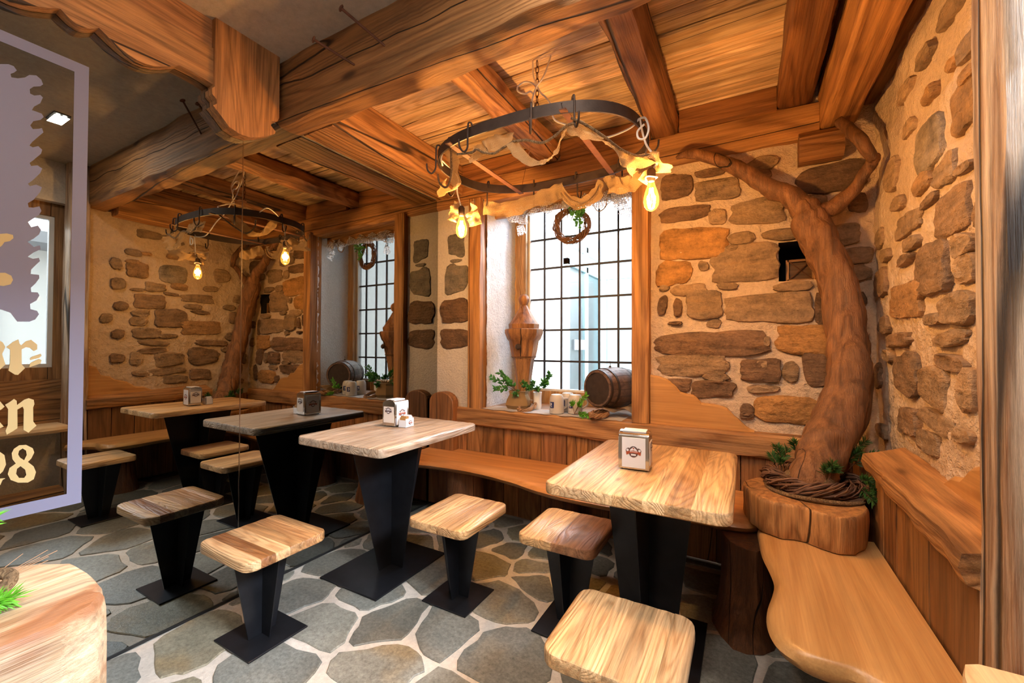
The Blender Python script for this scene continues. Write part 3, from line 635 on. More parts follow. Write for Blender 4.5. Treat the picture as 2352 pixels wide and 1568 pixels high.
# ------------------------------------------------------------------ mirror wall
DB=[(0.381,2.211),(0.4,2.222),(0.412,2.222),(0.419,2.211),(0.413,2.2),(0.405,2.191),(0.407,2.18),(0.422,2.185),(0.438,2.197),(0.448,2.212),(0.465,2.22),(0.477,2.212),(0.482,2.197),(0.475,2.186),(0.459,2.176),(0.45,2.162),(0.451,2.147),(0.461,2.145),(0.476,2.155),(0.482,2.149),(0.476,2.125),(0.461,2.105),(0.456,2.09),(0.466,2.09),(0.48,2.089),(0.485,2.079),(0.477,2.065),(0.46,2.052),(0.453,2.034),(0.459,2.023),(0.474,2.031),(0.481,2.037),(0.485,2.023),(0.471,1.999),(0.458,1.976),(0.452,1.961),(0.46,1.958),(0.473,1.968),(0.483,1.959),(0.48,1.943),(0.462,1.913),(0.453,1.899),(0.457,1.89),(0.472,1.898),(0.484,1.891),(0.479,1.872),(0.461,1.84),(0.45,1.824),(0.455,1.817),(0.47,1.828),(0.484,1.823),(0.48,1.804),(0.464,1.771),(0.451,1.755),(0.453,1.741),(0.464,1.743),(0.479,1.752),(0.484,1.737),(0.478,1.72),(0.462,1.701),(0.452,1.688),(0.460,1.672),(0.476,1.682),(0.484,1.668),(0.479,1.650),(0.466,1.632),(0.452,1.618),(0.467,1.603),(0.482,1.612),(0.484,1.598),(0.467,1.583),(0.453,1.565),(0.465,1.560),(0.480,1.566),(0.483,1.555),(0.472,1.538),(0.462,1.521),(0.461,1.505),(0.481,1.505),(0.482,1.493),(0.473,1.473),(0.462,1.456),(0.463,1.441),(0.479,1.441),(0.483,1.431),(0.476,1.412),(0.461,1.398),(0.462,1.38),(0.478,1.375),(0.483,1.363),(0.474,1.344),(0.46,1.335),(0.432,1.334),(0.416,1.364),(0.393,1.374)]
mp1 = MB().box(-.008, 0, -1.6, 1.172, .004, 2.80).build('mirror_panel', 'mirror'); tag(mp1, 'large dark tinted mirror panel carrying the frosted frame and gold lettering', 'mirror')
mp2 = MB().box(-.008, 0, 1.176, 2.712, .004, 2.455).build('mirror_panel', 'mirror'); tag(mp2, 'large dark tinted mirror panel beside the window wall, right of the upright seam', 'mirror')
MB().box(-.006, .0008, 1.1715, 1.1765, .004, 2.45).build('edge_strip', 'seam', mp2, label='bright bevelled edge at the seam')
MB().box(0, .003, 1.12, 2.70, .0, .012).build('bottom_strip', 'black', mp2)
mb = MB(); mb.box(0, .003, -1.6, 1.12, 0, .012); mb.build('bottom_strip', 'black', mp1)
ex0 = 0.0006
def decal(polys, name, mat, x=ex0, label=None, t=.0006):
    for p in polys: 
        bm = bmesh.new(); vs = [bm.verts.new((x, y, z)) for y, z in p]; f = bm.faces.new(vs)
        r = bmesh.ops.extrude_face_region(bm, geom=[f]); bmesh.ops.translate(bm, vec=(t, 0, 0), verts=[v for v in r['geom'] if isinstance(v, bmesh.types.BMVert)])
        bmesh.ops.triangulate(bm, faces=bm.faces[:]); bmesh.ops.recalc_face_normals(bm, faces=bm.faces)
        me = bpy.data.meshes.new(name); bm.to_mesh(me); bm.free(); me.materials.append(M[mat]); o = bpy.data.objects.new(name, me); S.collection.objects.link(o); o.parent = mp1; o.location = -WL[mp1.name]
        if label: o['label'] = label
mb = MB(); y0f, y1f, z0f, z1f, tf = -.62, .602, .652, 2.33, .04
mb.box(ex0, ex0+.0006, y0f, y1f, z1f-tf, z1f); mb.box(ex0, ex0+.0006, y0f, y1f, z0f, z0f+tf+.004); mb.box(ex0, ex0+.0006, y1f-tf, y1f, z0f+tf+.004, z1f-tf); mb.box(ex0, ex0+.0006, y0f, y0f+tf, z0f+tf+.004, z1f-tf)
mb.build('frosted_frame', 'frost', mp1, label='frosted lilac border line')
decal([DB+[(-.42, 1.374), (-.43, 2.211)]], 'frosted_stamp', 'frost', label='frosted lilac badge with a scalloped edge')
G = dict(G_Y=[(0.30,1.66),(0.378,1.627),(0.404,1.636),(0.418,1.634),(0.419,1.623),(0.411,1.611),(0.399,1.605),(0.394,1.592),(0.379,1.572),(.34,1.50),(.30,1.48)],
G_S=[(0.30,1.51),(0.38,1.496),(0.402,1.5),(0.416,1.492),(0.42,1.478),(0.415,1.462),(0.399,1.454),(0.38,1.455),(.33,1.44)],
G_e=[(0.36,1.25),(0.379,1.265),(0.39,1.269),(0.4,1.261),(0.406,1.245),(0.399,1.221),(0.407,1.185),(0.395,1.168),(0.381,1.163),(.36,1.18)],
G_r=[(0.413,1.251),(0.423,1.263),(0.435,1.272),(0.438,1.257),(0.442,1.251),(0.453,1.266),(0.465,1.271),(0.48,1.254),(0.48,1.237),(0.472,1.231),(0.463,1.242),(0.453,1.245),(0.443,1.237),(0.444,1.184),(0.452,1.171),(0.436,1.148),(0.429,1.149),(0.414,1.164),(0.417,1.191),(0.417,1.236),(0.408,1.245)],
G_h=[(0.468,1.211),(0.489,1.221),(0.491,1.214),(0.485,1.206),(0.464,1.199),(0.463,1.205)], G_h2=[(0.466,1.19),(0.485,1.203),(0.491,1.198),(0.489,1.186),(0.462,1.174),(0.463,1.184)],
G_r0=[(0.37,1.05),(0.382,1.058),(0.397,1.06),(0.407,1.041),(0.401,1.033),(0.394,1.028),(0.396,0.992),(0.406,0.973),(0.394,0.966),(0.383,0.977),(.37,.97)],
G_n=[(0.408,1.047),(0.418,1.055),(0.428,1.065),(0.434,1.058),(0.435,1.043),(0.452,1.06),(0.462,1.064),(0.474,1.057),(0.476,1.042),(0.473,1.03),(0.474,0.98),(0.482,0.964),(0.463,0.942),(0.451,0.954),(0.451,1.026),(0.448,1.036),(0.436,1.027),(0.437,0.974),(0.437,0.962),(0.425,0.952),(0.413,0.944),(0.41,0.958),(0.415,0.977),(0.415,1.031)],
G_2=[(0.36,.87),(0.37,0.888),(0.395,0.893),(0.409,0.875),(0.413,0.842),(0.406,0.82),(0.39,0.80),(0.412,0.795),(0.406,0.791),(0.401,0.775),(0.386,0.785),(.36,.775),(.36,.79),(.39,.83),(.395,.86),(.385,.872),(.375,.865)])
lab = dict(G_r='gold letter r', G_n='gold letter n', G_2='gold figure 2', G_e='gold letter e')
for k, p in G.items(): decal([p], 'gold_letter', 'gold', ex0+.0008, lab.get(k))
o8 = [(0.43,0.892),(0.442,0.902),(0.458,0.9),(0.474,0.885),(0.478,0.869),(0.471,0.849),(0.463,0.839),(0.477,0.82),(0.483,0.798),(0.478,0.774),(0.464,0.766),(0.441,0.772),(0.424,0.786),(0.417,0.808),(0.421,0.828),(0.435,0.84),(0.427,0.857),(0.425,0.878)]
a8 = [(0.442,0.883),(0.45,0.889),(0.458,0.88),(0.46,0.864),(0.454,0.847),(0.444,0.859),(0.44,0.871)]; b8 = [(0.446,0.828),(0.457,0.813),(0.46,0.794),(0.455,0.785),(0.443,0.788),(0.436,0.804),(0.438,0.821)]
bm = bmesh.new(); es = []
from mathutils.geometry import delaunay_2d_cdt
pts = [Vector(p) for p in o8+a8+b8]; n1, n2 = len(o8), len(o8)+len(a8); n3 = len(pts)
ed = [(i, (i+1) % n1) for i in range(n1)]+[(n1+i, n1+(i+1) % (n2-n1)) for i in range(n2-n1)]+[(n2+i, n2+(i+1) % (n3-n2)) for i in range(n3-n2)]
vo, eo, fo, *_ = delaunay_2d_cdt(pts, ed, [], 0, 1e-5)
def inside(p, poly):
    r = False; n = len(poly)
    for i in range(n):
        (x1, y1), (x2, y2) = poly[i], poly[i-1]
        if (y1 > p[1]) != (y2 > p[1]) and p[0] < (x2-x1)*(p[1]-y1)/(y2-y1)+x1: r = not r
    return r
mb = MB(); Fk = []
for f in fo:
    cx = sum(vo[i][0] for i in f)/len(f); cy = sum(vo[i][1] for i in f)/len(f)
    if inside((cx, cy), o8) and not inside((cx, cy), a8) and not inside((cx, cy), b8): Fk.append(tuple(f))
n = len(vo); mb.add([(ex0+.0014, v[0], v[1]) for v in vo]+[(ex0+.0008, v[0], v[1]) for v in vo], Fk+[tuple(i+n for i in reversed(f)) for f in Fk]); mb.build('gold_letter', 'gold', mp1, label='gold figure 8')

# scalloped valance board and end block above the mirror
va = empty('valance', (.03, .6, 2.44), 'scalloped timber valance board above the lettered mirror', 'valance')
prof = []
y = 1.03; arcs = [(1.03, .875, 2.468, 2.485, .006), (.875, .615, 2.485, 2.475, -.060), (.615, .51, 2.475, 2.475, -.028), (.51, .25, 2.475, 2.485, -.055), (.25, .15, 2.485, 2.475, -.028), (.15, -.15, 2.475, 2.485, -.06), (-.15, -.25, 2.485, 2.475, -.028), (-.25, -.55, 2.475, 2.485, -.06), (-.55, -1.5, 2.48, 2.48, -.03)]
for a, b, za, zb, dep in arcs:
    for k in range(9):
        t = k/9; prof.append((a+(b-a)*t, za+(zb-za)*t+dep*math.sin(PI*t)))
prof.append((-1.5, 2.48))
mb = MB(); mb.loft([[(.002, y, z), (.050, y, z), (.050, y, 2.645), (.002, y, 2.645)] for y, z in prof]); mb.build('scalloped_board', 'boardy', va, color=(1.35, 1.3, 1.25))
MB().box(.002, .034, -1.5, 1.02, 2.647, 2.785).build('upper_board', 'boardy', va, color=(1.35, 1.25, 1.3), label='plain pinkish board above the scallops')
eb = [(1.010, 2.785), (1.010, 2.60), (1.010, 2.46), (.998, 2.445), (1.000, 2.42), (1.018, 2.405), (1.020, 2.385), (1.004, 2.368), (1.04, 2.335), (1.075, 2.300), (1.12, 2.288), (1.17, 2.292), (1.22, 2.315), (1.295, 2.365), (1.30, 2.38), (1.275, 2.400), (1.278, 2.425), (1.31, 2.44), (1.318, 2.46), (1.318, 2.785)]
mb = MB(); mb.prism(eb, .002, .066, 'yz'); tag(mb.build('end_block', 'boardz', color=(1.3, 1.2, 1.1)), 'carved timber end block with rounded lower edge between valance and cross beam', 'bracket')

# ------------------------------------------------------------------ plank tops (tables, stools)
def plank_slab(x0, x1, y0, y1, z0, z1, rad, n, along, parent, cols, be=.008, mats='top', seed=1):
    """rounded rectangle slab cut into n glued planks; along = direction of the planks"""
    rg = random.Random(seed); sw = along == 'x'
    if sw: u0, u1, v0, v1 = y0, y1, x0, x1
    else: u0, u1, v0, v1 = x0, x1, y0, y1
    cuts = [u0]; ws = [rg.uniform(.75, 1.3) for _ in range(n)]; tot = sum(ws)
    for wv in ws: cuts.append(cuts[-1]+(u1-u0)*wv/tot)
    def half(u):
        d = min(u-u0, u1-u)
        return 0 if d >= rad else rad-math.sqrt(max(rad*rad-(rad-d)**2, 0))
    for k in range(n):
        a, b = cuts[k], cuts[k+1]; us = {a, b}
        for e in (0, .004, .012, .025, .04, .06): 
            for q in (u0+e, u1-e):
                if a < q < b: us.add(q)
        us.add((a+b)/2); rings = []
        for u in sorted(us):
            h_ = half(u); va_, vb_ = v0+h_, v1-h_; ed = min(u-u0, u1-u); zt = z1-(be*.8*(1-min(ed/.007, 1))); zb = z0+(be*.5*(1-min(ed/.007, 1)))
            g = .0016 if (u in (a, b) and ed > .01) else 0; zt -= g
            sec = [(va_, zb+be*.5), (va_+be*.5, zb), (vb_-be*.5, zb), (vb_, zb+be*.5), (vb_, zt-be), (vb_-be*.35, zt-be*.3), (vb_-be, zt), (va_+be, zt), (va_+be*.35, zt-be*.3), (va_, zt-be)]
            rings.append([((v, u, z) if sw else (u, v, z)) for v, z in sec])
        MB().loft(rings).build('plank', mats+along, parent, color=cols[k % len(cols)], smooth=True)
def cross_pedestal(cx, cy, zt, wx0, wy0, wx1, wy1, parent, name='pedestal', th=.005, zb=.009):
    for (nm, ax) in (('x', 0), ('y', 1)):
        wt, wb = (wx0, wx1) if ax == 0 else (wy0, wy1)
        for s in (-1, 1):
            mb = MB()
            if ax == 0: mb.prism([(cx+s*th*.4, zb), (cx+s*wb, zb), (cx+s*wt, zt), (cx+s*th*.4, zt)], cy-th/2, cy+th/2, 'xz')
            else: mb.prism([(cy+s*th*.5, zb), (cy+s*wb, zb), (cy+s*wt, zt), (cy+s*th*.5, zt)], cx-th/2, cx+th/2, 'yz')
            mb.build('pedestal_fin', 'steel', parent)
def plate(x0, x1, y0, y1, z0, z1, parent, nm='base_plate'):
    mb = MB(); mb.prism([(x0, y0), (x1, y0), (x1, y1), (x0, y1)], z0, z1, 'xy', .0015); mb.build(nm, 'steel', parent)
def table(label, x0, x1, y0, y1, z1, px, py, w_, plt, cols, seed, along='y'):
    t = empty('pedestal_table', (px, py, 0), label, 'table', None)
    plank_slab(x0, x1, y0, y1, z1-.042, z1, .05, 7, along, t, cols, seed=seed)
    cross_pedestal(px, py, z1-.0435, *w_, t); plate(*plt, 0.001, .009, t); plate(px-w_[0]-.01, px+w_[0]+.01, py-w_[1]-.01, py+w_[1]+.01, z1-.0478, z1-.0425, t, 'top_plate')
    return t
GREYW = [(.78, .82, .92), (.72, .76, .86), (.82, .82, .88), (.74, .74, .80)]
GOLD = [(1.0, .88, .76), (1.05, .98, .92), (1.0, .97, .9), (.92, .82, .68), (1.05, 1.0, .93), (.88, .74, .58), (1.05, .99, .9)]
table('pedestal table by the mirror with its pine top tinted grey for window glare', .17, .795, 1.355, 2.135, .787, .44, 1.775, (.21, .285, .09, .09), (.21, .63, 1.485, 2.03), [(.72, .80, 1.05), (.64, .71, .94), (.76, .82, 1.05), (.67, .74, .98)], 3)  # blue grey plank tint paints the window glare onto orange pine
table('pedestal table at the right with a honey coloured pine top', 1.565, 2.185, 1.40, 2.245, .757, 1.86, 1.83, (.185, .26, .10, .10), (1.645, 2.065, 1.55, 2.10), GOLD, 8)
def stool(label, x0, x1, y0, y1, px, py, cols, along, seed, n=4):
    t = empty('stool', (px, py, 0), label, 'stool', 'square plank topped stools')
    plank_slab(x0, x1, y0, y1, .400, .440, .05, n, along, t, cols, seed=seed)
    cross_pedestal(px, py, .3965, .128, .128, .058, .058, t); plate(px-.13, px+.13, py-.127, py+.127, .001, .008, t); plate(px-.13, px+.13, py-.13, py+.13, .3935, .3995, t, 'top_plate')
stool('stool standing beside the mirror, its top striped with one dark cracked plank', .228, .605, .885, 1.238, .38, 1.076, [(1.05, .98, .9), (.46, .29, .18), (1.0, .93, .85), (.85, .68, .52), (.66, .50, .38), (.85, .68, .52)], 'x', 5, 6)
stool('stool right of the glare tinted table, with an even tan seat', .805, 1.145, 1.50, 1.905, .955, 1.725, [(.9, .80, .70), (.95, .86, .76), (.80, .68, .58), (.95, .82, .65)], 'y', 6, 4)
stool('stool left of the honey coloured table, one half of its seat darker and purplish', 1.34, 1.69, 1.61, 1.975, 1.52, 1.795, [(1.05, .96, .82), (1.0, .92, .80), (.68, .50, .44), (.64, .46, .42)], 'y', 7, 4)
stool('stool nearest the camera, pale seat with a long dark knotty streak', 1.732, 2.09, 1.025, 1.378, 1.90, 1.21, [(1.08, .97, .82), (1.05, .96, .84), (1.1, 1.06, 1.0), (1.02, .98, .93), (1.05, 1.02, .98), (1.0, .97, .94)], 'y', 9, 6)

# ------------------------------------------------------------------ benches, trunk slab, logs
def live_slab(outline, back, z0, z1, name, mat, label, color, side='y'):
    """outline: front edge points, back: matching back edge points"""
    rings = []
    for (fx, fy), (bx, by) in zip(outline, back):
        d = Vector((bx-fx, by-fy, 0)); d.normalize(); e = .004*nz(fx*30, fy*30, 1)
        def q(t, z): return (fx+d.x*t, fy+d.y*t, z)
        rings.append([(bx, by, z0), (bx, by, z1), q(.05, z1), q(.02, z1-.004), q(.006, z1-.013), q(-.004+e, (z0+z1)/2+.004), q(.010+e, z0+.014), q(.035, z0)])
    return MB().loft(rings).build(name, mat, smooth=True, color=color)
fo_ = [(.01, 2.24), (.15, 2.245), (.30, 2.275), (.45, 2.285), (.58, 2.295), (.70, 2.285), (.80, 2.275), (.90, 2.255), (1.0, 2.235), (1.1, 2.20), (1.2, 2.175), (1.3, 2.16), (1.45, 2.15), (1.6, 2.15), (1.75, 2.165), (1.9, 2.18), (2.05, 2.19), (2.15, 2.195), (2.22, 2.21), (2.262, 2.245)]
fo_ = [(p.x, p.y) for p in spl([(a, b, 0) for a, b in fo_], 3)]
b = empty('bench', (1.1, 2.45, 0), 'long reddish live edge bench under the window', 'bench')
sl = live_slab(fo_, [(x, 2.684) for x, y in fo_], .392, .452, 'bench_seat', 'seatx', None, (.90, .72, .62)); sl.parent = b; sl.location -= WL[b.name]
# log supports
def log_leg(x0, x1, y0, y1, z1, parent, col=(.8, .7, .6), flare=.35, sd=1, mat='trunk', name='log_leg'):
    rings = []; cx, cy = (x0+x1)/2, (y0+y1)/2; hx, hy = (x1-x0)/2, (y1-y0)/2
    for i in range(13):
        z = z1*i/12; f = 1+flare*(1-i/12)**2.2
        rings.append([(cx+math.cos(a)*hx*f*(1+.14*nz(math.cos(a)+sd, math.sin(a), z*4)), cy+math.sin(a)*hy*f*(1+.14*nz(math.cos(a)+sd, math.sin(a)+9, z*4)), z) for a in [2*PI*k/16 for k in range(16)]])
    return MB().loft(rings).build(name, mat, parent, smooth=True, color=col)
log_leg(.30, .58, 2.36, 2.62, .392, b, (1.3, 1.1, 1.0), .2, 2)
log_leg(2.12, 2.32, 2.06, 2.42, .391, b, (.75, .6, .5), .45, 5)
for x in (1.2,): log_leg(x-.1, x+.1, 2.42, 2.64, .392, b, (.6, .5, .45), .2, 8)
# right bench, wavy light slab
left = [(2.42, 2.235), (2.33, 2.265), (2.285, 2.25), (2.268, 2.20), (2.272, 2.08), (2.280, 1.95), (2.300, 1.83), (2.310, 1.74), (2.300, 1.66), (2.285, 1.58), (2.278, 1.50), (2.285, 1.43), (2.305, 1.38), (2.345, 1.350), (2.40, 1.345), (2.46, 1.345), (2.51, 1.32), (2.56, 1.28), (2.60, 1.25), (2.625, 1.21)]
left = [(p.x, p.y) for p in spl([(a, c_, 0) for a, c_ in left], 3)]
n = len(left); bk = []
for i, (x, y) in enumerate(left):
    t = i/(n-1); bk.append((2.672, min(2.62, max(1.195, 2.28-(t*1.25)**1.0*.0-(2.28-y)*(.98)))))
b2 = empty('bench', (2.5, 1.75, 0), 'short golden bench with a wavy front edge along the right wall', 'bench')
A_, B_ = Vector((2.50, 2.06)), Vector((2.62, 1.45)); LV = [Vector((x, y)) for x, y in left]; qs = [max(0, min(1, (p-A_).dot(B_-A_)/(B_-A_).length_squared)) for p in LV]
n0 = sum(q <= 0 for q in qs); n1_ = sum(q >= 1 for q in qs); rings = []
for i, (p, q) in enumerate(zip(LV, qs)):
    sp_ = A_+(B_-A_)*q; d = (sp_-p).normalized(); yb = sp_.y
    if q <= 0: yb = 2.255+(A_.y-2.255)*min(1, i/max(n0-1, 1))
    if q >= 1: yb = B_.y+(1.21-B_.y)*min(1, (i-(n-n1_))/max(n1_-1, 1))
    def P_(o_, z): return (p.x+d.x*o_, p.y+d.y*o_, z)
    rings.append([(2.68, yb, .388), (2.68, yb, .45), (sp_.x, sp_.y+(yb-sp_.y)*.7, .45), P_(.036, .45), P_(.016, .446), P_(.004, .437), P_(-.006, .419), P_(.006, .40), P_(.028, .388), (sp_.x, sp_.y+(yb-sp_.y)*.7, .388)])
o = MB().loft(rings).build('bench_seat', 'seaty', b2, smooth=True, color=(1.0, .98, .95))
log_leg(2.42, 2.60, 1.42, 1.62, .388, b2, (.7, .6, .5), .3, 12)
# thick slab in the corner
cs = [(2.205, 2.36), (2.205, 2.30), (2.225, 2.22), (2.262, 2.145), (2.30, 2.105), (2.34, 2.085), (2.385, 2.095), (2.43, 2.095), (2.48, 2.055), (2.535, 2.035), (2.585, 2.06), (2.628, 2.125), (2.655, 2.20), (2.665, 2.45), (2.66, 2.645), (2.36, 2.65), (2.315, 2.50), (2.26, 2.45)]
cs2 = []
for i in range(len(cs)):
    a, b_ = cs[i], cs[(i+1) % len(cs)]
    for k in range(3): t = k/3; cs2.append((a[0]+(b_[0]-a[0])*t+.004*nz(i+t, 3, 3), a[1]+(b_[1]-a[1])*t+.006*nz(i+t, 9, 3)))
rings = []
for f, z in ((.97, .454), (.985, .462), (.99, .50), (1.0, .55), (1.0, .586), (.992, .596), (.975, .60), (.5, .60)):
    rings.append([(2.45+(x-2.45)*f+.006*nz(x*18, y*18, z*9), 2.35+(y-2.35)*f+.006*nz(x*18, y*18, z*9+7), z) for x, y in cs2])
cst = MB().loft(rings).build('trunk_slab', 'slab', smooth=True, color=(.95, .82, .72)); tag(cst, 'thick cracked trunk slab in the corner where the twisted tree stands', 'slab')
# log block in the left foreground
bl = [(.70, -.25), (.70, .12), (.745, .27), (.80, .325), (.86, .362), (.95, .366), (1.035, .362), (1.055, .345), (1.075, .352), (1.118, .325), (1.142, .27), (1.146, .20), (1.14, .05), (1.14, -.25)]
bl2 = []
for i in range(len(bl)):
    a, b_ = bl[i], bl[(i+1) % len(bl)]
    for k in range(3): t = k/3; bl2.append((a[0]+(b_[0]-a[0])*t, a[1]+(b_[1]-a[1])*t+.004*nz(i+t, 9, 3)))
rings = []
for f, z in ((1.0, 0), (1.0, .25), (1.005, .5), (1.0, .65), (.995, .715), (.985, .738), (.965, .749), (.93, .752), (.4, .752)):
    rings.append([(.93+(x-.93)*f+.004*nz(x*14, y*14, z*6), .05+(y-.05)*f+.004*nz(x*14, y*14, z*6+7), z) for x, y in bl2])
tag(MB().loft(rings).build('log_block', 'log', smooth=True), 'pale split log block with rusty streaks in the left foreground', 'block')

# bench end board at the mirror corner
pf = []
for k in range(13):
    a = PI*k/12; pf.append((.128+.118*math.cos(a), .815+.085*math.sin(a)))
pf = [(.246, .02), (.246, .70)]+pf+[(.010, .02)]
mb = MB(); mb.prism(pf, 2.672, 2.60, 'xz', .007); tag(mb.build('bench_end', 'boardz', color=(.95, .8, .7)), 'round topped end board of the bench back in the mirror corner', 'board')

# ------------------------------------------------------------------ tree
TRUNK=[(2.481,2.3,0.60,0.10),(2.481,2.3,0.682,0.093),(2.521,2.36,0.775,0.088),(2.569,2.42,0.878,0.092),(2.616,2.47,1.006,0.088),(2.638,2.5,1.128,0.084),(2.645,2.54,1.27,0.082),(2.632,2.58,1.46,0.079),(2.603,2.6,1.641,0.078),(2.553,2.61,1.78,0.082),(2.512,2.61,1.897,0.078),(2.491,2.61,1.967,0.064),(2.47,2.61,2.01,.05)]
BRL=[(2.512,2.61,1.874,0.055),(2.476,2.61,1.97,0.056),(2.427,2.61,2.046,0.050),(2.358,2.61,2.088,0.047),(2.271,2.61,2.163,0.043),(2.196,2.61,2.233,0.039),(2.092,2.6,2.302,0.033),(1.972,2.58,2.355,0.028),(1.911,2.57,2.362,0.019),(1.871,2.57,2.351,0.007)]
BRR=[(2.518,2.61,1.874,0.050),(2.563,2.61,1.938,0.045),(2.606,2.61,1.958,0.039),(2.675,2.6,2.015,0.032),(2.723,2.58,2.095,0.027),(2.748,2.55,2.137,0.027),(2.753,2.52,2.148,0.020)]
BRT=[(2.749,2.53,2.133,0.020),(2.712,2.52,2.205,0.028),(2.678,2.54,2.278,0.027),(2.648,2.58,2.347,0.025),(2.628,2.6,2.385,0.020)]
BR2=[(2.66,2.58,1.32,0.03),(2.69,2.58,1.24,0.040),(2.712,2.57,1.128,0.036),(2.705,2.56,0.984,0.035),(2.67,2.52,0.863,0.033),(2.60,2.46,0.763,0.031),(2.54,2.40,.65,.03)]
tr = empty('tree', (2.48, 2.30, .60), 'twisted debarked tree trunk reaching up the stone corner', 'tree')
def limb(pts, name, n=18, rough=.10):
    P = spl([(a, b_, c_) for a, b_, c_, r in pts], 5); R = [Vector((r, 0, 0)) for *_, r in pts]; RR = [v.x for v in spl(R, 5)]
    return MB().tube(P, RR, n, rough=rough).build(name, 'trunk', tr, smooth='all')
limb(TRUNK, 'trunk', 26, .12); limb(BRL, 'branch', 14, .13); limb(BRR, 'branch', 14, .13); limb(BRT, 'branch', 12, .12); limb(BR2, 'side_trunk', 12, .08)

# ------------------------------------------------------------------ greenery and wreaths
def twig_wreath(c_, R, r, n, normal, name_mat, thick=.0028, flat=1.0, sd=1, parent=None, name='twigs', Ry=None):
    rg = random.Random(sd); mb = MB(); nrm = Vector(normal).normalized(); a = nrm.cross(Vector((0, 0, 1)) if abs(nrm.z) < .9 else Vector((1, 0, 0))).normalized(); b_ = nrm.cross(a); c_ = Vector(c_)
    for k in range(n):
        ph = rg.uniform(0, 2*PI); fr = rg.choice([2, 3, 3, 4, 5]); rr = r*rg.uniform(.35, 1); st = rg.uniform(0, 2*PI); ln = rg.uniform(.6, 1.05); pts = []; m_ = 26
        for i in range(m_+1):
            t = st+2*PI*ln*i/m_; q = R+rr*math.cos(fr*t+ph)+r*.35*nz(t*1.5, k, 1); h = rr*flat*math.sin(fr*t+ph)+r*.35*nz(t*1.5, k, 8)
            pts.append(c_+a*math.cos(t)*q+b_*math.sin(t)*q*((Ry/R) if Ry else 1)+nrm*h)
        mb.tube(pts, thick*rg.uniform(.6, 1.4), 4)
    o = mb.build(name, name_mat, parent, smooth=True, kind='stuff'); return o
def leaf(mb, p, d, up_, L, W):
    d = d.normalized(); s = d.cross(up_).normalized() if d.cross(up_).length > 1e-4 else Vector((1, 0, 0)); n_ = s.cross(d)
    a = p; t = p+d*L; m1 = p+d*L*.45
    mb.add([a, m1+s*W, m1-s*W, t, m1+n_*W*.45, m1-n_*W*.3], [(0, 1, 4), (0, 4, 2), (1, 3, 4), (4, 3, 2), (0, 5, 1), (0, 2, 5), (1, 5, 3), (5, 2, 3)])
def sprig(base, tips, name, label, lmat, smat='twig', L=.022, W=.006, dens=16, sd=1, cat='sprig', parent=None, group=None):
    rg = random.Random(sd); root = empty(name, base, label, cat, group) if parent is None else parent
    st = MB(); lf = MB()
    for tp in tips:
        B, T = Vector(base), Vector(tp); mid = (B+T)/2+Vector((rg.uniform(-.01, .01), rg.uniform(-.01, .01), .015))
        P = spl([B, mid, T], 6); st.tube(P, [.0022-.0016*i/len(P) for i in range(len(P))], 5)
        for i in range(dens):
            t = .45+.55*i/dens; k = min(int(t*(len(P)-1)), len(P)-2); p = P[k].lerp(P[k+1], t*(len(P)-1)-k); tn = (P[k+1]-P[k]).normalized()
            for q in range(3):
                an = rg.uniform(0, 2*PI); a_ = tn.cross(Vector((0, 0, 1)) if abs(tn.z) < .9 else Vector((1, 0, 0))).normalized(); b_ = tn.cross(a_)
                rd = a_*math.cos(an)+b_*math.sin(an); d = tn*rg.uniform(.4, 1.0)+rd*rg.uniform(.5, .9)
                leaf(lf, p+rd*.001, d, rd.cross(tn)+Vector((.01, .02, .9)), L*rg.uniform(.7, 1.15), W*rg.uniform(.8, 1.2))
    st.build('stem', smat, root, smooth=True); lf.build('foliage', lmat, root, kind='stuff')
    return root
# big wreath round the tree foot, with rope
w1 = empty('twig_wreath', (2.49, 2.37, .602), 'dark twig wreath with a rope lying round the foot of the tree', 'wreath')
twig_wreath((2.485, 2.36, .645), .150, .042, 46, (0, 0, 1), 'twig', .0032, 1.0, 3, w1, Ry=.165)
P = [Vector((2.485+.186*math.cos(a), 2.355+(.195)*math.sin(a), .612+.004*math.sin(3*a))) for a in [PI*.72+(2*PI*.62)*i/40 for i in range(41)]]
MB().tube(P, .0085, 8).build('rope', 'rope', w1, smooth=True)
for i, (x, y) in enumerate([(2.395, 2.285), (2.52, 2.235)]):
    MB().lathe([(.004, -.03), (.022, -.018), (.028, 0), (.022, .018), (.004, .032)], (x, y, .672), 12, (.8, .3, .35)).build('burlap_ball', 'rope', w1, smooth=True)
for i, (b_, tips, lb) in enumerate([((2.36, 2.32, .66), [(2.345, 2.33, .79), (2.325, 2.34, .745), (2.36, 2.30, .735), (2.385, 2.35, .775)], 'needle sprig standing in the wreath left of the tree foot'),
    ((2.60, 2.40, .67), [(2.66, 2.36, .80), (2.715, 2.38, .785), (2.62, 2.40, .79), (2.69, 2.42, .835)], 'needle sprig standing in the wreath right of the tree foot'),
    ((2.64, 2.30, .65), [(2.685, 2.24, .665), (2.665, 2.26, .70), (2.672, 2.22, .63)], 'needle sprig hanging over the slab edge beside the wreath'),
    ((2.52, 2.22, .67), [(2.535, 2.20, .765), (2.515, 2.20, .74), (2.55, 2.21, .745)], 'needle sprig in front of the trunk foot'),
    ((2.44, 2.46, .68), [(2.42, 2.46, .795), (2.46, 2.45, .785)], 'needle sprig behind the trunk foot, to its left')]):
    sprig(b_, tips, 'pine_sprig', lb, 'pine', L=.034, W=.0028, dens=26, sd=20+i)

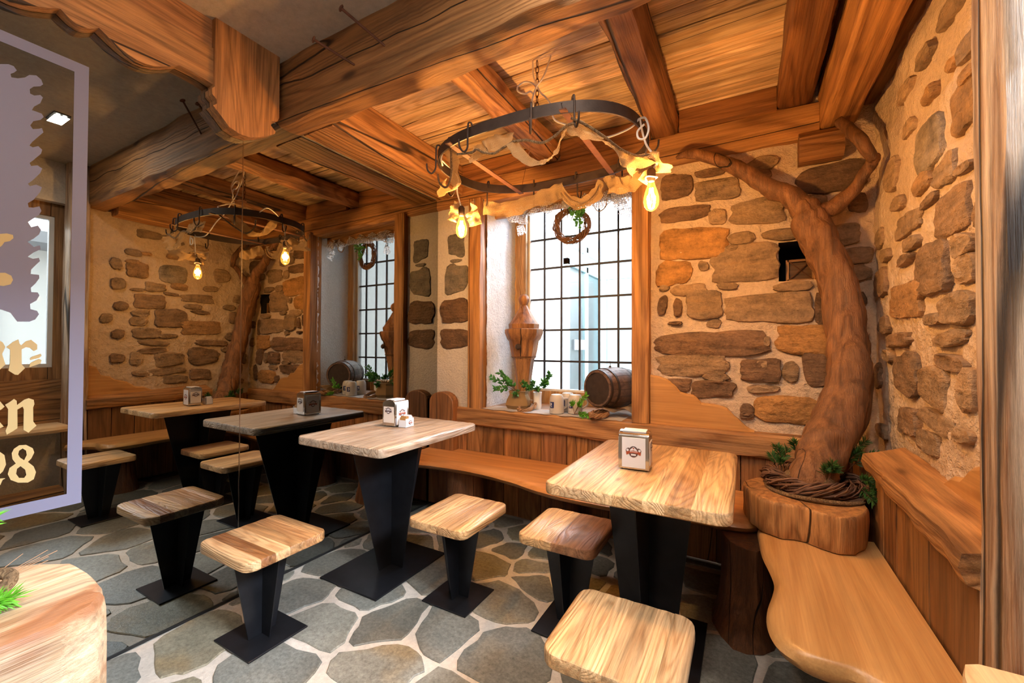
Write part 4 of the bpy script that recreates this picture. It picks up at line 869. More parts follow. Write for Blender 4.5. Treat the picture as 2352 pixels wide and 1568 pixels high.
# hanging wreath in the window
hw = empty('hanging_wreath', (1.08, 2.93, 2.28), 'small twig wreath with green leaves hanging in the window', 'wreath')
WC = Vector((1.085, 2.94, 2.165))
twig_wreath(WC, .118, .027, 34, (.15, -1, 0), 'twig', .0032, .8, 5, hw)
lf = MB(); rg = random.Random(4)
for k in range(46):
    p = WC+Vector((rg.uniform(-.01, .12), -.045+rg.uniform(-.01, .01), rg.uniform(.05, .15))) if k < 32 else WC+Vector((rg.uniform(.03, .07), -.03, rg.uniform(-.04, .07)))
    leaf(lf, p, Vector((rg.uniform(-.3, 1), rg.uniform(-.5, .2), rg.uniform(-.6, .7))), Vector((0, 1, .3)), .040, .013)
lf.build('foliage', 'leaf', hw, kind='stuff')
bw = MB()
for s in (-1, 1): bw.tube([WC+Vector((0, -.03, .12)), WC+Vector((s*.03, -.035, .15)), WC+Vector((s*.02, -.03, .06)), WC+Vector((s*.015-.02, -.03, .0))], [.004, .010, .007, .003], 6, flat=.4)
bw.build('bow', 'burlap', hw); MB().tube([WC+Vector((0, 0, .11)), (1.08, 2.94, 2.36)], .0012, 4).build('hanging_thread', 'cord', hw)

# pump finial of carved wood on the niche sill
PX, PY_ = .69, 2.93
cp = empty('carved_finial', (PX, PY_, .785), 'tall carved wooden finial with a knob top standing left in the window', 'finial')
K = 8
MB().lathe([(.050, .0), (.052, .14), (.060, .20), (.078, .33), (.086, .375), (.098, .385), (.104, .39)], (PX, PY_, .79), K, twist=PI/8).build('stem', 'carved', cp, smooth=True)
MB().lathe([(.092, 0), (.105, .06), (.118, .135), (.132, .15), (.152, .20), (.152, .225), (.138, .232)], (PX, PY_, 1.165), K, twist=PI/8).build('body', 'carved', cp, smooth=True)
MB().lathe([(.118, 0), (.122, .04), (.108, .055), (.060, .13), (.028, .185), (.018, .20)], (PX, PY_, 1.392), K, twist=PI/8).build('cone', 'carved', cp, smooth=True)
MB().lathe([(.012, -.01), (.030, .0), (.040, .022), (.042, .04), (.036, .062), (.018, .078), (.003, .082)], (PX, PY_, 1.59), 14, mod=lambda j: 1+.06*(j % 2)).build('ball_top', 'carved', cp, smooth=True)
MB().lathe([(.012, 0), (.022, .012), (.024, .02), (.016, .03), (.004, .032)], (PX-.012+.03, PY_-.115, 1.255), 12, (.12, -1, 0)).build('round_plug', 'iron', cp, smooth=True)
# burlap pot and small white cup with sprigs
pot = empty('burlap_pot', (.70, 2.83, .785), 'burlap wrapped pot at the foot of the finial with leafy twigs', 'pot')
MB().lathe([(.080, 0), (.098, .03), (.088, .07), (.068, .11), (.074, .135), (.066, .137), (.060, .11), (.06, .02)], (.70, 2.83, .784), 16, mod=lambda j: 1+.07*math.sin(j*2.4)).build('wrap', 'burlap', pot, smooth=True)
sprig((.70, 2.82, .90), [(.45, 2.80, 1.02), (.55, 2.80, 1.055), (.60, 2.78, 1.0), (.66, 2.76, .98), (.52, 2.78, .93), (.78, 2.76, .985), (.72, 2.74, .90)], 'leafy_twigs', '', 'leaf', L=.042, W=.010, dens=9, sd=31, parent=pot)
cup = empty('white_vase', (.845, 2.86, .785), 'small white vase with a leafy twig right of the burlap pot', 'vase')
MB().lathe([(.026, 0), (.030, .03), (.030, .10), (.033, .13), (.028, .13), (.025, .10), (.024, .01)], (.845, 2.86, .784), 18).build('vessel', 'tray', cup, smooth=True)
sprig((.845, 2.86, .90), [(.955, 2.84, 1.06), (.83, 2.80, .99), (.80, 2.78, .95), (.87, 2.80, .945), (.93, 2.82, .99)], 'leafy_twigs', '', 'leaf', L=.040, W=.010, dens=10, sd=33, parent=cup)
# wicker ring leaning in front of the pot
wk = twig_wreath((.80, 2.775, .812), .095, .018, 26, (0, -.25, 1), 'twigl', .0028, .9, 8, None, 'wicker_ring', Ry=.055)
del wk['kind']; tag(wk, 'flat wicker ring lying in front of the burlap pot', 'wreath')
# doily on the niche sill
mb = MB(); V = []; Fc = []; nn = 28
for j in range(9):
    for i in range(nn+1):
        x = .48+1.05*i/nn; y = 2.66+.20*j/8+.012*math.sin(i*1.7)*(1-j/8); z = .7865+.002*nz(x*20, y*20, 1)*(1 if y > 2.68 else 0); V.append((x, y, z))
for j in range(8):
    for i in range(nn): Fc.append((j*(nn+1)+i, j*(nn+1)+i+1, (j+1)*(nn+1)+i+1, (j+1)*(nn+1)+i))
mb.add(V, Fc); mb.uv = {i: (V[i][0], V[i][1]) for i in range(len(V))}; tag(mb.build('lace_runner', 'doily'), 'thin whitish lace runner lying on the window sill', 'cloth')

# mugs
def mug(loc, label, first=[None]):
    if first[0] is None:
        m_ = empty('stoneware_mug', (0, 0, 0), label, 'mug', 'upturned stoneware mugs')
        MB().lathe([(.048, 0), (.052, .004), (.051, .020), (.050, .090), (.047, .112), (.040, .126), (.038, .131), (.030, .133)], (0, 0, 0), 28).build('body', 'mug', m_, smooth=True)
        mb = MB(); vs = []; 
        for j in range(2):
            for i in range(7):
                a = -PI/2-.62+.10*i*1.05; vs.append((.0525*math.cos(a), .0525*math.sin(a), .042+.042*j))
        mb.add(vs+[(x*.96, y*.96, z) for x, y, z in vs], [(i, i+1, i+8, i+7) for i in range(6)]+[(i+14, i+21, i+22, i+15) for i in range(6)]); lb_ = mb.build('blue_label', 'blue', m_)
        mb = MB()
        for (a0, a1, z0, z1) in ((-.45, -.38, .055, .076), (-.30, -.20, .060, .076), (-.34, -.16, .050, .054), (-.5, -.05, .031, .034), (-.45, -.1, .025, .027)):
            vs = [(.0532*math.cos(-PI/2+a), .0532*math.sin(-PI/2+a), z) for z in (z0, z1) for a in (a0-.1, (a0+a1)/2-.1, a1-.1)]; mb.add(vs+[(x*.98, y*.98, z) for x, y, z in vs], [(0, 1, 4, 3), (1, 2, 5, 4), (6, 9, 10, 7), (7, 10, 11, 8)])
        mb.build('label_print', 'whitep', m_)
        MB().tube(spl([(.03, .04, .10), (.055, .075, .095), (.062, .085, .06), (.035, .045, .03)], 4), .006, 8).build('handle', 'mug', m_, smooth=True)
        m_.location = loc; first[0] = m_; return m_
    return copy_tree(first[0], loc, label)
mug((1.055, 2.735, .788), 'upturned stoneware mug in front on the sill, nearest the wicker ring')
mug((1.083, 2.87, .788), 'upturned stoneware mug standing behind the leftmost mug')
mug((1.172, 2.79, .788), 'upturned stoneware mug nearest the barrel')
sprig((1.20, 2.70, .80), [(1.285, 2.70, .93), (1.19, 2.69, .875), (1.24, 2.69, .87), (1.32, 2.67, .795), (1.28, 2.67, .79)], 'pine_sprig', 'bright needle sprig between the mug and the barrel', 'leafb', L=.030, W=.003, dens=22, sd=44)
wk2 = twig_wreath((1.36, 2.74, .806), .105, .018, 26, (0, 0, 1), 'twigl', .0028, .9, 12, None, 'wicker_ring', Ry=.055); del wk2['kind']; tag(wk2, 'wicker ring lying on the sill under the barrel', 'wreath')
mb = MB(); V = []; Fc = []
for j in range(6):
    for i in range(15):
        x = 1.33+.25*i/14; y = 2.74+.20*j/5; V.append((x, y, .835+.02*nz(x*9, y*9, 4)+.018*math.sin(i*.7)))
for j in range(5):
    for i in range(14): Fc.append((j*15+i, j*15+i+1, (j+1)*15+i+1, (j+1)*15+i))
mb.add(V, Fc); mb.uv = {i: (V[i][0], V[i][1]) for i in range(len(V))}; tag(mb.build('burlap_cloth', 'burlap'), 'burlap cloth spread between wicker ring and barrel', 'cloth')

# barrel
BC = Vector((1.325, 2.80, .970)); BA = Vector((.42, .90, -.01)).normalized(); BLn = .32
br = empty('barrel', (1.40, 2.93, .84), 'small dark wooden barrel lying on the sill at the right of the window', 'barrel')
def bprof(t): return .122+.022*math.sin(PI*t)
a_ = BA.cross(Vector((0, 0, 1))).normalized(); b_ = BA.cross(a_)
NS = 18
for k in range(NS):
    rings = []
    for i in range(9):
        t = i/8; r = bprof(t); c_ = BC+BA*(t*BLn); a0, a1 = 2*PI*(k+.02)/NS, 2*PI*(k+.98)/NS
        rings.append([c_+(a_*math.cos(a0)+b_*math.sin(a0))*r, c_+(a_*math.cos((a0+a1)/2)+b_*math.sin((a0+a1)/2))*(r+.0015), c_+(a_*math.cos(a1)+b_*math.sin(a1))*r, c_+(a_*math.cos(a1)+b_*math.sin(a1))*(r-.012), c_+(a_*math.cos(a0)+b_*math.sin(a0))*(r-.012)])
    MB().loft(rings).build('stave', 'barrel', br, smooth=True)
for t in (.05, .23, .77, .95):
    r = bprof(t); c_ = BC+BA*(t*BLn-.010); MB().lathe([(r-.001, 0), (r+.0035, 0), (r+.004, .018), (r+.001, .018)], c_, 36, BA).build('hoop', 'iron', br, smooth=True)
for t in (.05, .94): MB().lathe([(.111, 0), (.111, .008)], BC+BA*(t*BLn), 32, BA).build('head', 'barrel', br)
MB().lathe([(.010, 0), (.007, .012), (.002, .014), (.002, .045)], BC+BA*(.42*BLn)+Vector((0, 0, .142)), 8).build('bung', 'iron', br)

# ------------------------------------------------------------------ napkin dispensers and caddies
def crest(parent, c_, u, v, s, name='crest', red=True):
    """round emblem: wreath ring, two side scrolls, mountain, ribbon and plate, as thin flat pieces"""
    c_, u, v = Vector(c_), Vector(u), Vector(v); n_ = u.cross(v).normalized(); mb = MB()
    def flat(poly, mi, h):
        k = len(poly); mb.add([c_+u*a*s+v*b*s+n_*h for a, b in poly]+[c_+u*a*s+v*b*s+n_*(h-.0003) for a, b in poly], [tuple(range(k)), tuple(range(2*k-1, k-1, -1))]+[(i, (i+1) % k, k+(i+1) % k, k+i) for i in range(k)], mi)
    flat([(-.62, -.25), (-.9, -.1), (-1.0, .15), (-.85, .4), (-.6, .5), (-.45, .3), (-.55, 0)], 0, .0006)
    flat([(.62, -.25), (.9, -.1), (1.0, .15), (.85, .4), (.6, .5), (.45, .3), (.55, 0)], 0, .0006)
    flat([(math.cos(a)*.62, math.sin(a)*.72) for a in [2*PI*k/18 for k in range(18)]], 0, .0008)
    flat([(-.5, .05), (-.38, .30), (-.2, .45), (0, .62), (.2, .45), (.38, .30), (.5, .05), (.2, .12), (0, .2), (-.2, .12)], 2, .0010)
    flat([(-.12, .42), (0, .58), (.12, .42), (0, .30)], 1, .0013)
    flat([(-.95, -.05), (-.5, .10), (0, .15), (.5, .10), (.95, -.05), (.88, -.45), (.5, -.22), (0, -.15), (-.5, -.22), (-.88, -.45)], 1, .0012)
    flat([(-.30, -.28), (.30, -.28), (.30, -.50), (-.30, -.50)], 2, .0014)
    for a in (-.75, .75): flat([(a+math.cos(q)*.16, .18+math.sin(q)*.16) for q in [2*PI*k/10 for k in range(10)]], 2, .0010)
    for k in range(7): a = -.42+.14*k; flat([(a, -.04), (a+.09, -.03), (a+.09, .06), (a, .05)], 2, .0015)
    mb.build(name, ['crestd', 'crest' if red else 'crestd', 'whitep'], parent)
def dispenser(label, x, y, z, ang, tilt=0):
    """local: broad white faces on +-X, napkin mouths on +-Y"""
    t = empty('napkin_dispenser', (x, y, z), label, 'napkin dispenser', 'napkin dispensers')
    W, D, H = .050, .0, .150; hx, hy = .046, .060
    def arch(k, e): return [(-hy+.002, .004), (hy-.002, .004), (hy, .012), (hy, H-.018), (hy-.006, H-.007), (hy-.018, H), (-hy+.018, H), (-hy+.006, H-.007), (-hy, H-.018), (-hy, .012)]
    o_ = Vector((x, y, z))
    mb = MB(); prof_ = [(-hx, .004), (hx, .004), (hx, H-.020), (hx-.004, H-.010), (hx-.016, H-.002), (0, H+.003), (-hx+.016, H-.002), (-hx+.004, H-.010), (-hx, H-.020)]
    mb.prism([(x+a, z+b_) for a, b_ in prof_], y-hy+.012, y+hy-.012, 'xz'); mb.build('steel_body', 'chrome', t, smooth=True)
    for s in (-1, 1):
        mb = MB(); mb.prism([(x+a*1.02, z+b_*1.005) for a, b_ in prof_], y+s*(hy-.013), y+s*hy, 'xz', .002); mb.build('rounded_rim', 'chrome', t, smooth=True)
        MB().prism([(x-hx*.80, z+.022), (x+hx*.80, z+.022), (x+hx*.80, z+H-.036), (x-hx*.80, z+H-.036)], y+s*hy, y+s*(hy+.0025), 'xz', .001).build('napkin_face', 'paper', t)
        crest(t, (x, y+s*(hy+.003), z+.092), (s*-1, 0, 0) if s > 0 else (1, 0, 0), (0, 0, 1), .026, red=False)
        MB().prism([(y-hy+.014, z+.010), (y+hy-.014, z+.010), (y+hy-.014, z+H-.020), (y-hy+.014, z+H-.020)], x+s*hx, x+s*(hx+.002), 'yz', .0008).build('white_panel', 'whitep', t)
        crest(t, (x+s*(hx+.0025), y, z+.074), (0, s*1, 0), (0, 0, 1), .031)
    mb = MB(); mb.prism([(x-hx+.016, y-hy+.014), (x+hx-.016, y-hy+.014), (x+hx-.016, y+hy-.014), (x-hx+.016, y+hy-.014)], z+H-.001, z+H+.0042, 'xy', .001); mb.build('white_top', 'whitep', t)
    mb = MB()
    for a, b_ in ((-1, -1), (-1, 1), (1, -1), (1, 1)): mb.lathe([(.005, 0), (.005, .006)], (x+a*(hx-.01), y+b_*(hy-.012), z), 8)
    mb.build('rubber_feet', 'black', t); t.rotation_euler = (0, 0, ang); return t
def caddy(label, x, y, z, ang):
    t = empty('condiment_caddy', (x, y, z), label, 'caddy', 'white condiment caddies')
    mb = MB(); hx, hy, H = .026, .036, .048
    mb.box(x-hx, x+hx, y-hy, y+hy, z, z+.004); mb.box(x-hx, x-hx+.003, y-hy, y+hy, z+.004, z+H); mb.box(x+hx-.003, x+hx, y-hy, y+hy, z+.004, z+H); mb.box(x-hx, x+hx, y-hy, y-hy+.003, z+.004, z+H-.008); mb.box(x-hx, x+hx, y+hy-.003, y+hy, z+.004, z+H)
    mb.box(x-hx, x+hx, y-.002, y+.001, z+.004, z+H+.002); mb.build('box', 'whitep', t)
    crest(t, (x+hx+.0006, y+.004, z+.024), (0, 1, 0), (0, 0, 1), .017)
    for i in range(4): MB().box(x-.020, x+.020, y-.031+i*.007, y-.026+i*.007, z+.005, z+H+.010+random.uniform(-.003, .003)).build('sugar_packet', 'cork', t)
    for i in range(4): MB().box(x-.020, x+.020, y+.004+i*.007, y+.008+i*.007, z+.005, z+H+.012+random.uniform(-.003, .006)).build('sugar_packet', 'whitep', t)
    t.rotation_euler = (0, 0, ang); return t
dispenser('napkin dispenser on the glare tinted table near the mirror', .405, 1.838, .789, math.radians(4))
caddy('small white caddy of sugar packets on the glare tinted table', .492, 1.835, .789, math.radians(4))
dispenser('napkin dispenser on the honey coloured table, its white crested panel facing the camera', 1.822, 1.76, .759, math.radians(-86))
caddy('small white caddy behind the dispenser on the honey coloured table', 1.80, 1.86, .759, math.radians(90))

# ------------------------------------------------------------------ left foreground rope and sprigs
rp = empty('rope_bundle', (.93, .18, .753), 'knotted rope tied round dried stalks on the log block', 'rope')
MB().tube(spl([(1.02, .16, .765), (.985, .215, .775), (.955, .245, .790), (.935, .235, .80), (.945, .205, .79), (.99, .17, .772)], 6), .011, 10).build('rope_loop', 'rope', rp, smooth=True)
MB().tube(spl([(.90, .20, .768), (.93, .225, .785), (.965, .225, .785)], 4), .007, 8).build('rope_tail', 'rope', rp, smooth=True)
mb = MB(); rg = random.Random(3)
for k in range(6): mb.tube([(.90+rg.uniform(-.01, .01), .20, .765), (.90+rg.uniform(-.05, .02), .30+rg.uniform(-.02, .03), .775+rg.uniform(0, .03))], .0007, 4)
mb.build('stalks', 'twigl', rp, kind='stuff')
sprig((.90, .16, .775), [(.80, .245, .88), (.83, .225, .84), (.78, .22, .86)], 'pine_sprig', 'bright green needle sprig standing on the log block behind the rope', 'leafb', L=.032, W=.003, dens=30, sd=51)
sprig((1.03, .13, .762), [(1.005, .24, .772), (1.02, .225, .78), (1.0, .21, .765)], 'pine_sprig', 'bright green needle sprig lying on the log block in front of the rope', 'leafb', L=.030, W=.003, dens=30, sd=52)

# ------------------------------------------------------------------ chandelier
ch = empty('chandelier', (1.32, 1.87, 2.22), 'oval iron hoop chandelier draped with burlap and two glowing bulbs', 'chandelier')
CX, CY, RA, RB, ex_ = 1.325, 1.865, .515, .365, 2.6
def ringp(a, k=1.0):
    c_, s = math.cos(a), math.sin(a); r = (abs(c_)**ex_+abs(s)**ex_)**(-1/ex_); return CX+c_*r*RA*k, CY+s*r*RB*k
rings = []
for i in range(96):
    a = 2*PI*i/96; x, y = ringp(a); xi, yi = ringp(a, .985); rings.append([(x, y, 2.175), (x, y, 2.222), (xi, yi, 2.222), (xi, yi, 2.175)])
MB().loft(rings, closed=True).build('iron_hoop', 'iron', ch, smooth=True)
for x in (1.04, 1.60): MB().box(x-.014, x+.014, 1.505, 2.225, 2.176, 2.181).build('cross_bar', 'rust', ch)
MB().lathe([(.035, 0), (.035, .006)], (1.32, 1.865, 2.42), 20).build('rose_plate', 'rust', ch)
# chain
for i in range(9):
    z = 2.69-.030*i; d = (1, 0, 0) if i % 2 else (0, 1, 0); u = Vector(d); P = [Vector((1.31, 1.88, z-.016))+u*.008*math.cos(a)+Vector((0, 0, .019*math.sin(a))) for a in [2*PI*k/12 for k in range(12)]]
    MB().tube(P, .0022, 5, closed=True).build('chain_link', 'rust', ch, smooth=True)
mb = MB()
for x, y in ((1.04, 1.51), (1.60, 1.51), (1.04, 2.22), (1.60, 2.22)): mb.tube([(1.32, 1.865, 2.42), (x, y, 2.205)], .0012, 4)
mb.build('suspension_wire', 'rust', ch)
def hook(x, y, out, s=1.0):
    ox, oy = out; z0 = 2.228
    P = spl([(x-ox*.012, y-oy*.012, z0-.03), (x-ox*.010, y-oy*.010, z0+.004), (x, y, z0+.012), (x+ox*.010, y+oy*.010, z0), (x+ox*.012, y+oy*.012, z0-.07*s), (x+ox*.014, y+oy*.014, z0-.105*s), (x+ox*.032, y+oy*.032, z0-.128*s), (x+ox*.052, y+oy*.052, z0-.11*s), (x+ox*.056, y+oy*.056, z0-.08*s)], 4)
    MB().tube(P, .0042, 7).build('hook', 'iron', ch, smooth=True)
for a in (-2.42, -1.88, -1.30, -.98, .02, .95, 1.45, 1.95, 2.5, 3.1):
    x, y = ringp(a); d = Vector((x-CX, y-CY)).normalized(); hook(x, y, (d.x, d.y))
def ribbon(pts, wid, name='burlap_ribbon', mat='burlap', tilt=0.0, fr=.012, sd=1, parent=None, amp=.012, twist=0.0):
    P = spl(pts, 7); V = []; m_ = 5; L = 0
    for i, p in enumerate(P):
        tn = (P[min(i+1, len(P)-1)]-P[max(i-1, 0)]).normalized(); L += (P[i]-P[i-1]).length if i else 0
        side = tn.cross(Vector((0, 0, 1))); side = side.normalized() if side.length > 1e-3 else Vector((1, 0, 0)); dn = side.cross(tn).normalized()
        if dn.z > 0: dn = -dn
        tw = tilt+twist*math.sin(i*.35+sd)
        wv = dn*math.cos(tw)+side*math.sin(tw); w_ = wid*(1+.22*nz(i*.25, sd, 0))
        for j in range(m_+1):
            s = j/m_; q = p+wv*(s-.35)*w_+side*amp*nz(i*.3, s*3, sd)*2
            V.append((q, (s*w_, L)))
    mb = MB(); Fc = []
    for i in range(len(P)-1):
        for j in range(m_): Fc.append((i*(m_+1)+j, i*(m_+1)+j+1, (i+1)*(m_+1)+j+1, (i+1)*(m_+1)+j))
    mb.add([v for v, _ in V], Fc); mb.uv = {i: V[i][1] for i in range(len(V))}
    return mb.build(name, mat, parent or ch, smooth='all')
RB1=[(1.16,1.53,2.12),(1.214,1.52,2.12),(1.247,1.52,2.136),(1.313,1.52,2.131),(1.373,1.52,2.124)]
RO1=[(1.10,1.5,2.11),(1.177,1.5,2.101),(1.204,1.5,2.109),(1.238,1.5,2.088),(1.293,1.5,2.071),(1.336,1.5,2.084),(1.388,1.5,2.099)]
RB2=[(1.388,1.5,2.094),(1.429,1.5,2.036),(1.478,1.5,1.995),(1.526,1.5,1.988),(1.573,1.5,2.012),(1.6,1.5,2.065),(1.618,1.5,2.1)]
RO2=[(1.388,1.5,2.099),(1.449,1.5,2.09),(1.517,1.5,2.063),(1.573,1.5,2.077),(1.618,1.5,2.103),(1.65,1.5,2.107)]
RB3=[(1.631,1.53,2.127),(1.689,1.55,2.092),(1.749,1.58,2.046),(1.799,1.64,2.01),(1.845,1.70,2.00),(1.88,1.76,2.02)]
RB4=[(1.768,2.1,2.117),(1.725,2.1,2.082),(1.671,2.12,2.086),(1.615,2.15,2.116),(1.57,2.18,2.128)]
RB5=[(1.543,2.2,2.152),(1.514,2.2,2.098),(1.44,2.2,2.058),(1.363,2.2,2.081),(1.311,2.2,2.147)]
RB6=[(1.324,2.2,2.157),(1.257,2.2,2.144),(1.146,2.2,2.126),(1.03,2.2,2.106),(0.93,2.17,2.095),(0.85,2.10,2.10)]
RB8=[(0.785,1.80,2.16),(0.80,1.77,2.107),(0.856,1.75,2.069),(0.927,1.73,2.079),(0.968,1.66,2.151),(1.0,1.60,2.213)]
RO8=[(0.825,1.7,2.151),(0.84,1.7,2.098),(0.90,1.68,2.061),(0.96,1.64,2.096),(1.005,1.58,2.154),(1.037,1.54,2.204)]
ribbon(RB1, .085, sd=1, tilt=.3); ribbon(RB2, .065, sd=2, tilt=.9); ribbon(RB3, .080, sd=3, tilt=.6, twist=.4); ribbon(RB4, .085, sd=4, tilt=.4, twist=.5); ribbon(RB5, .070, sd=5, tilt=.8); ribbon(RB6, .085, sd=6, tilt=.3, twist=.4); ribbon(RB8, .075, sd=8, tilt=.7, twist=.3)
ribbon([(.84, 2.0, 2.09), (.85, 1.98, 2.05), (.87, 1.98, 2.0), (.885, 1.985, 1.95)], .075, sd=9, tilt=.2); ribbon([(.80, 1.90, 2.07), (.775, 1.90, 2.02), (.755, 1.90, 1.97)], .055, sd=10, tilt=.4)
ribbon([(1.80, 1.85, 2.03), (1.84, 1.80, 2.04), (1.885, 1.76, 2.05), (1.91, 1.79, 2.02), (1.90, 1.84, 1.99)], .085, sd=11, tilt=1.0, twist=.5); ribbon([(1.84, 1.84, 2.04), (1.86, 1.83, 2.00), (1.835, 1.83, 1.96)], .06, sd=12, tilt=.6)
for R_ in (RO1, RO2, RO8, [(x, y-.01, z+.015) for x, y, z in RB3], [(x, y-.012, z-.025) for x, y, z in RB5], [(x, y, z+.03) for x, y, z in RB4]): MB().tube(spl(R_, 6), .0055, 7).build('rope', 'rope', ch, smooth=True)
CW1=[(1.29,1.87,2.69),(1.30,1.86,2.60),(1.339,1.85,2.511),(1.375,1.85,2.468),(1.41,1.83,2.405),(1.44,1.80,2.32),(1.52,1.78,2.262),(1.637,1.78,2.191),(1.70,1.77,2.16),(1.80,1.76,2.17),(1.838,1.76,2.20)]
CW2=[(1.385,1.88,2.69),(1.375,1.82,2.56),(1.345,1.8,2.503),(1.322,1.8,2.446),(1.329,1.8,2.423),(1.305,1.8,2.381),(1.245,1.75,2.352),(1.15,1.62,2.28),(1.02,1.56,2.22),(.93,1.60,2.18),(.84,1.72,2.20)]
CW3=[(1.345,1.8,2.503),(1.321,1.8,2.53),(1.281,1.8,2.548),(1.244,1.8,2.538),(1.245,1.8,2.512),(1.281,1.8,2.49),(1.312,1.8,2.492),(1.33,1.8,2.47)]
CW4=[(1.861,1.75,2.166),(1.834,1.75,2.144),(1.838,1.75,2.113),(1.865,1.75,2.108),(1.878,1.75,2.144),(1.865,1.75,2.19),(1.84,1.76,2.20)]
CW6=[(.84,1.72,2.20),(.80,1.76,2.25),(0.80,1.82,2.236),(0.82,1.88,2.196),(0.801,1.9,2.128),(0.819,1.915,2.04)]
CW7=[(1.84,1.76,2.20),(1.86,1.78,2.10),(1.90,1.80,2.03),(1.877,1.808,1.99)]
for P in (CW1, CW2, CW3, CW4, CW6, CW7): MB().tube(spl(P, 6), .0042, 7).build('white_cord', 'cord', ch, smooth=True)
def bulb(x, y, zc, label):
    prof_ = [(.013, .070), (.0135, .055), (.018, .040), (.026, .018), (.031, -.005), (.032, -.022), (.029, -.040), (.020, -.054), (.008, -.062), (.001, -.064)]
    g = MB().lathe(prof_, (x, y, zc), 24).build('light_bulb', 'amber', ch, smooth='all', label=label)
    WL[g.name] = WL[g.name]
    mb = MB()
    for k in range(8):
        a = 2*PI*k/8; r0, r1 = .008, .014; mb.tube([(x+r0*math.cos(a), y+r0*math.sin(a), zc+.035), (x+r1*math.cos(a+.3), y+r1*math.sin(a+.3), zc-.035)], .0011, 4)
    mb.build('filament', 'fil', g); MB().tube([(x, y, zc+.045), (x, y, zc-.025)], .0015, 5).build('glass_stem', 'amber', g)
    MB().lathe([(.0135, 0), (.015, .004), (.018, .012), (.018, .045), (.010, .056)], (x, y, zc+.062), 16).build('socket', 'iron', g, smooth=True)
bulb(.819, 1.918, 1.93, 'glowing pear shaped bulb under the left end'); bulb(1.877, 1.808, 1.885, 'glowing pear shaped bulb under the right end')
MB().tube([(1.877+.023*math.cos(a), 1.808+.023*math.sin(a), 1.962+.003*math.sin(a*2)) for a in [2*PI*k/24 for k in range(24)]], .003, 6, closed=True).build('white_cord', 'cord', ch)

# lace valance at the window top
lv = empty('lace_valance', (1.05, 2.84, 2.30), 'gathered white net and rope draped along the window top', 'valance')
for i, (x0, x1, d) in enumerate([(.60, .76, .03), (.74, .92, .00), (.90, 1.08, .01), (1.06, 1.24, .01), (1.22, 1.40, .035), (1.38, 1.55, .02)]):
    ribbon([(x0, 2.84, 2.325-d*.2), (x0+(x1-x0)*.3, 2.84, 2.31-d), (x0+(x1-x0)*.7, 2.84, 2.31-d), (x1, 2.84, 2.325)], .085, 'net_swag', 'lace', tilt=.3, sd=20+i, parent=lv, amp=.016, twist=.5)
ribbon([(.70, 2.84, 2.34), (.72, 2.84, 2.27), (.715, 2.84, 2.19), (.73, 2.84, 2.12)], .07, 'net_tail', 'lace', tilt=.4, sd=30, parent=lv, amp=.02, twist=.5)
ribbon([(1.46, 2.84, 2.34), (1.47, 2.84, 2.27), (1.50, 2.84, 2.20), (1.49, 2.84, 2.15)], .09, 'net_tail', 'lace', tilt=.4, sd=31, parent=lv, amp=.02, twist=.5)
MB().tube(spl([(.66, 2.83, 2.33), (.74, 2.83, 2.27), (.82, 2.83, 2.31), (.92, 2.83, 2.29), (1.0, 2.83, 2.31), (1.1, 2.83, 2.33)], 5), .004, 6).build('rope', 'rope', lv); MB().tube(spl([(1.27, 2.83, 2.33), (1.30, 2.83, 2.23), (1.335, 2.83, 2.20), (1.38, 2.83, 2.23), (1.39, 2.83, 2.30), (1.44, 2.83, 2.34)], 5), .004, 6).build('rope', 'rope', lv)

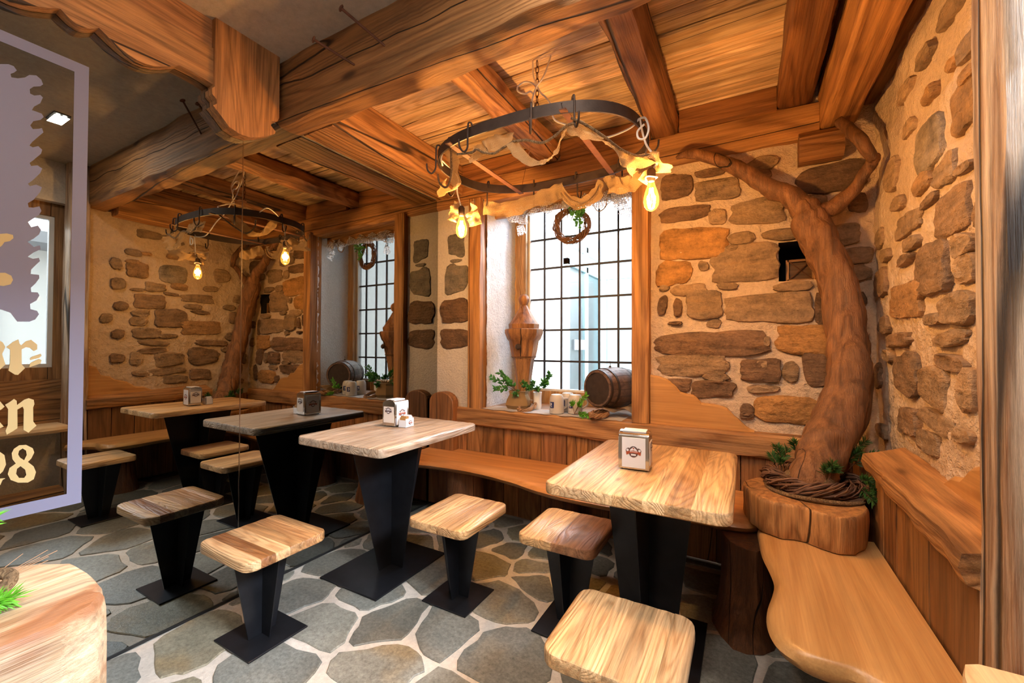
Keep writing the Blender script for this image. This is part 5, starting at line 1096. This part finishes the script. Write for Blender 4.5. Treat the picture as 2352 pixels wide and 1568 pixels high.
# ------------------------------------------------------------------ outside
mb = MB(); mb.box(-9, 12, 3.5, 14, -.2, -.1); mb.box(3.0, 14, -8, 3.5, -.2, -.1); struct(mb, 'ground', 'pave', origin=(0, 0, 0))
mb = MB(); mb.box(-6, -.20, 5.0, 5.3, -.1, 3.1); mb.box(-.13, .154, 5.0, 6.6, -.1, 3.1); mb.box(-.20, -.13, 5.02, 5.3, -.1, 3.1)
nb = tag(mb.build('white_building', 'bexw'), 'white rendered building across the lane behind the leaded window', 'building')
ent = empty('glass_entrance', (1.5, 6.4, -.1), 'pale cyan framed glass entrance seen through the window', 'entrance')
for y in (5.05, 5.78, 6.5): MB().box(.16, .22, y, y+.07, -.1, 2.85).build('frame_post', 'cyan', ent)
for z in (2.33, 2.62, .02): MB().box(.16, .22, 5.05, 6.55, z, z+.08).build('frame_rail', 'cyan', ent)
for x in (.22, .86, 1.50, 2.14, 2.9): MB().box(x, x+.07, 6.50, 6.56, -.1, 2.85).build('frame_post', 'cyan', ent)
for z in (2.33, 2.62, .02): MB().box(.22, 2.9, 6.505, 6.555, z, z+.09).build('frame_rail', 'cyan', ent)
MB().box(.185, .192, 5.12, 6.5, .1, 2.33).build('door_pane', 'glass', ent); MB().box(.29, 2.9, 6.525, 6.53, .1, 2.33).build('door_pane', 'glass', ent)
MB().box(.165, .20, 5.35, 5.75, 1.22, 1.36).build('door_plate', 'bexg', ent); MB().box(.16, 4.5, 6.9, 7.0, -.1, 2.9).build('inner_wall', 'bexw', ent)
ic = empty('intercom', (.05, 4.98, 1.25), 'small grey doorbell intercom on the white wall outside', 'intercom'); MB().box(.02, .10, 4.96, 4.998, 1.36, 1.46).build('speaker_box', 'bexg', ic); MB().box(.04, .09, 4.975, 4.998, 1.21, 1.31).build('bell_box', 'bexg', ic)
mb = MB(); mb.box(6.5, 6.8, -3, 5, -.1, 2.6); ob = mb.build('street_building', 'bexw'); ob2 = empty('corner_house', (6.6, 1, -.1), 'grey roofed white house outside the right window, seen in the mirror', 'house'); ob.parent = ob2; ob.location = WL[ob.name]-WL[ob2.name]; ob.name = 'wall_face'
mb = MB(); mb.prism([(-3.4, 2.6), (5.4, 2.6), (5.4, 2.75), (-3.4, 2.75)], 5.8, 6.9, 'yz'); mb.build('roof_slab', 'bexg', ob2); MB().box(6.42, 6.5, .6, 1.5, .9, 2.0).build('dark_window', 'bexg', ob2)
# daylight: open sky plus two added area lamps; no sun disc (overcast)
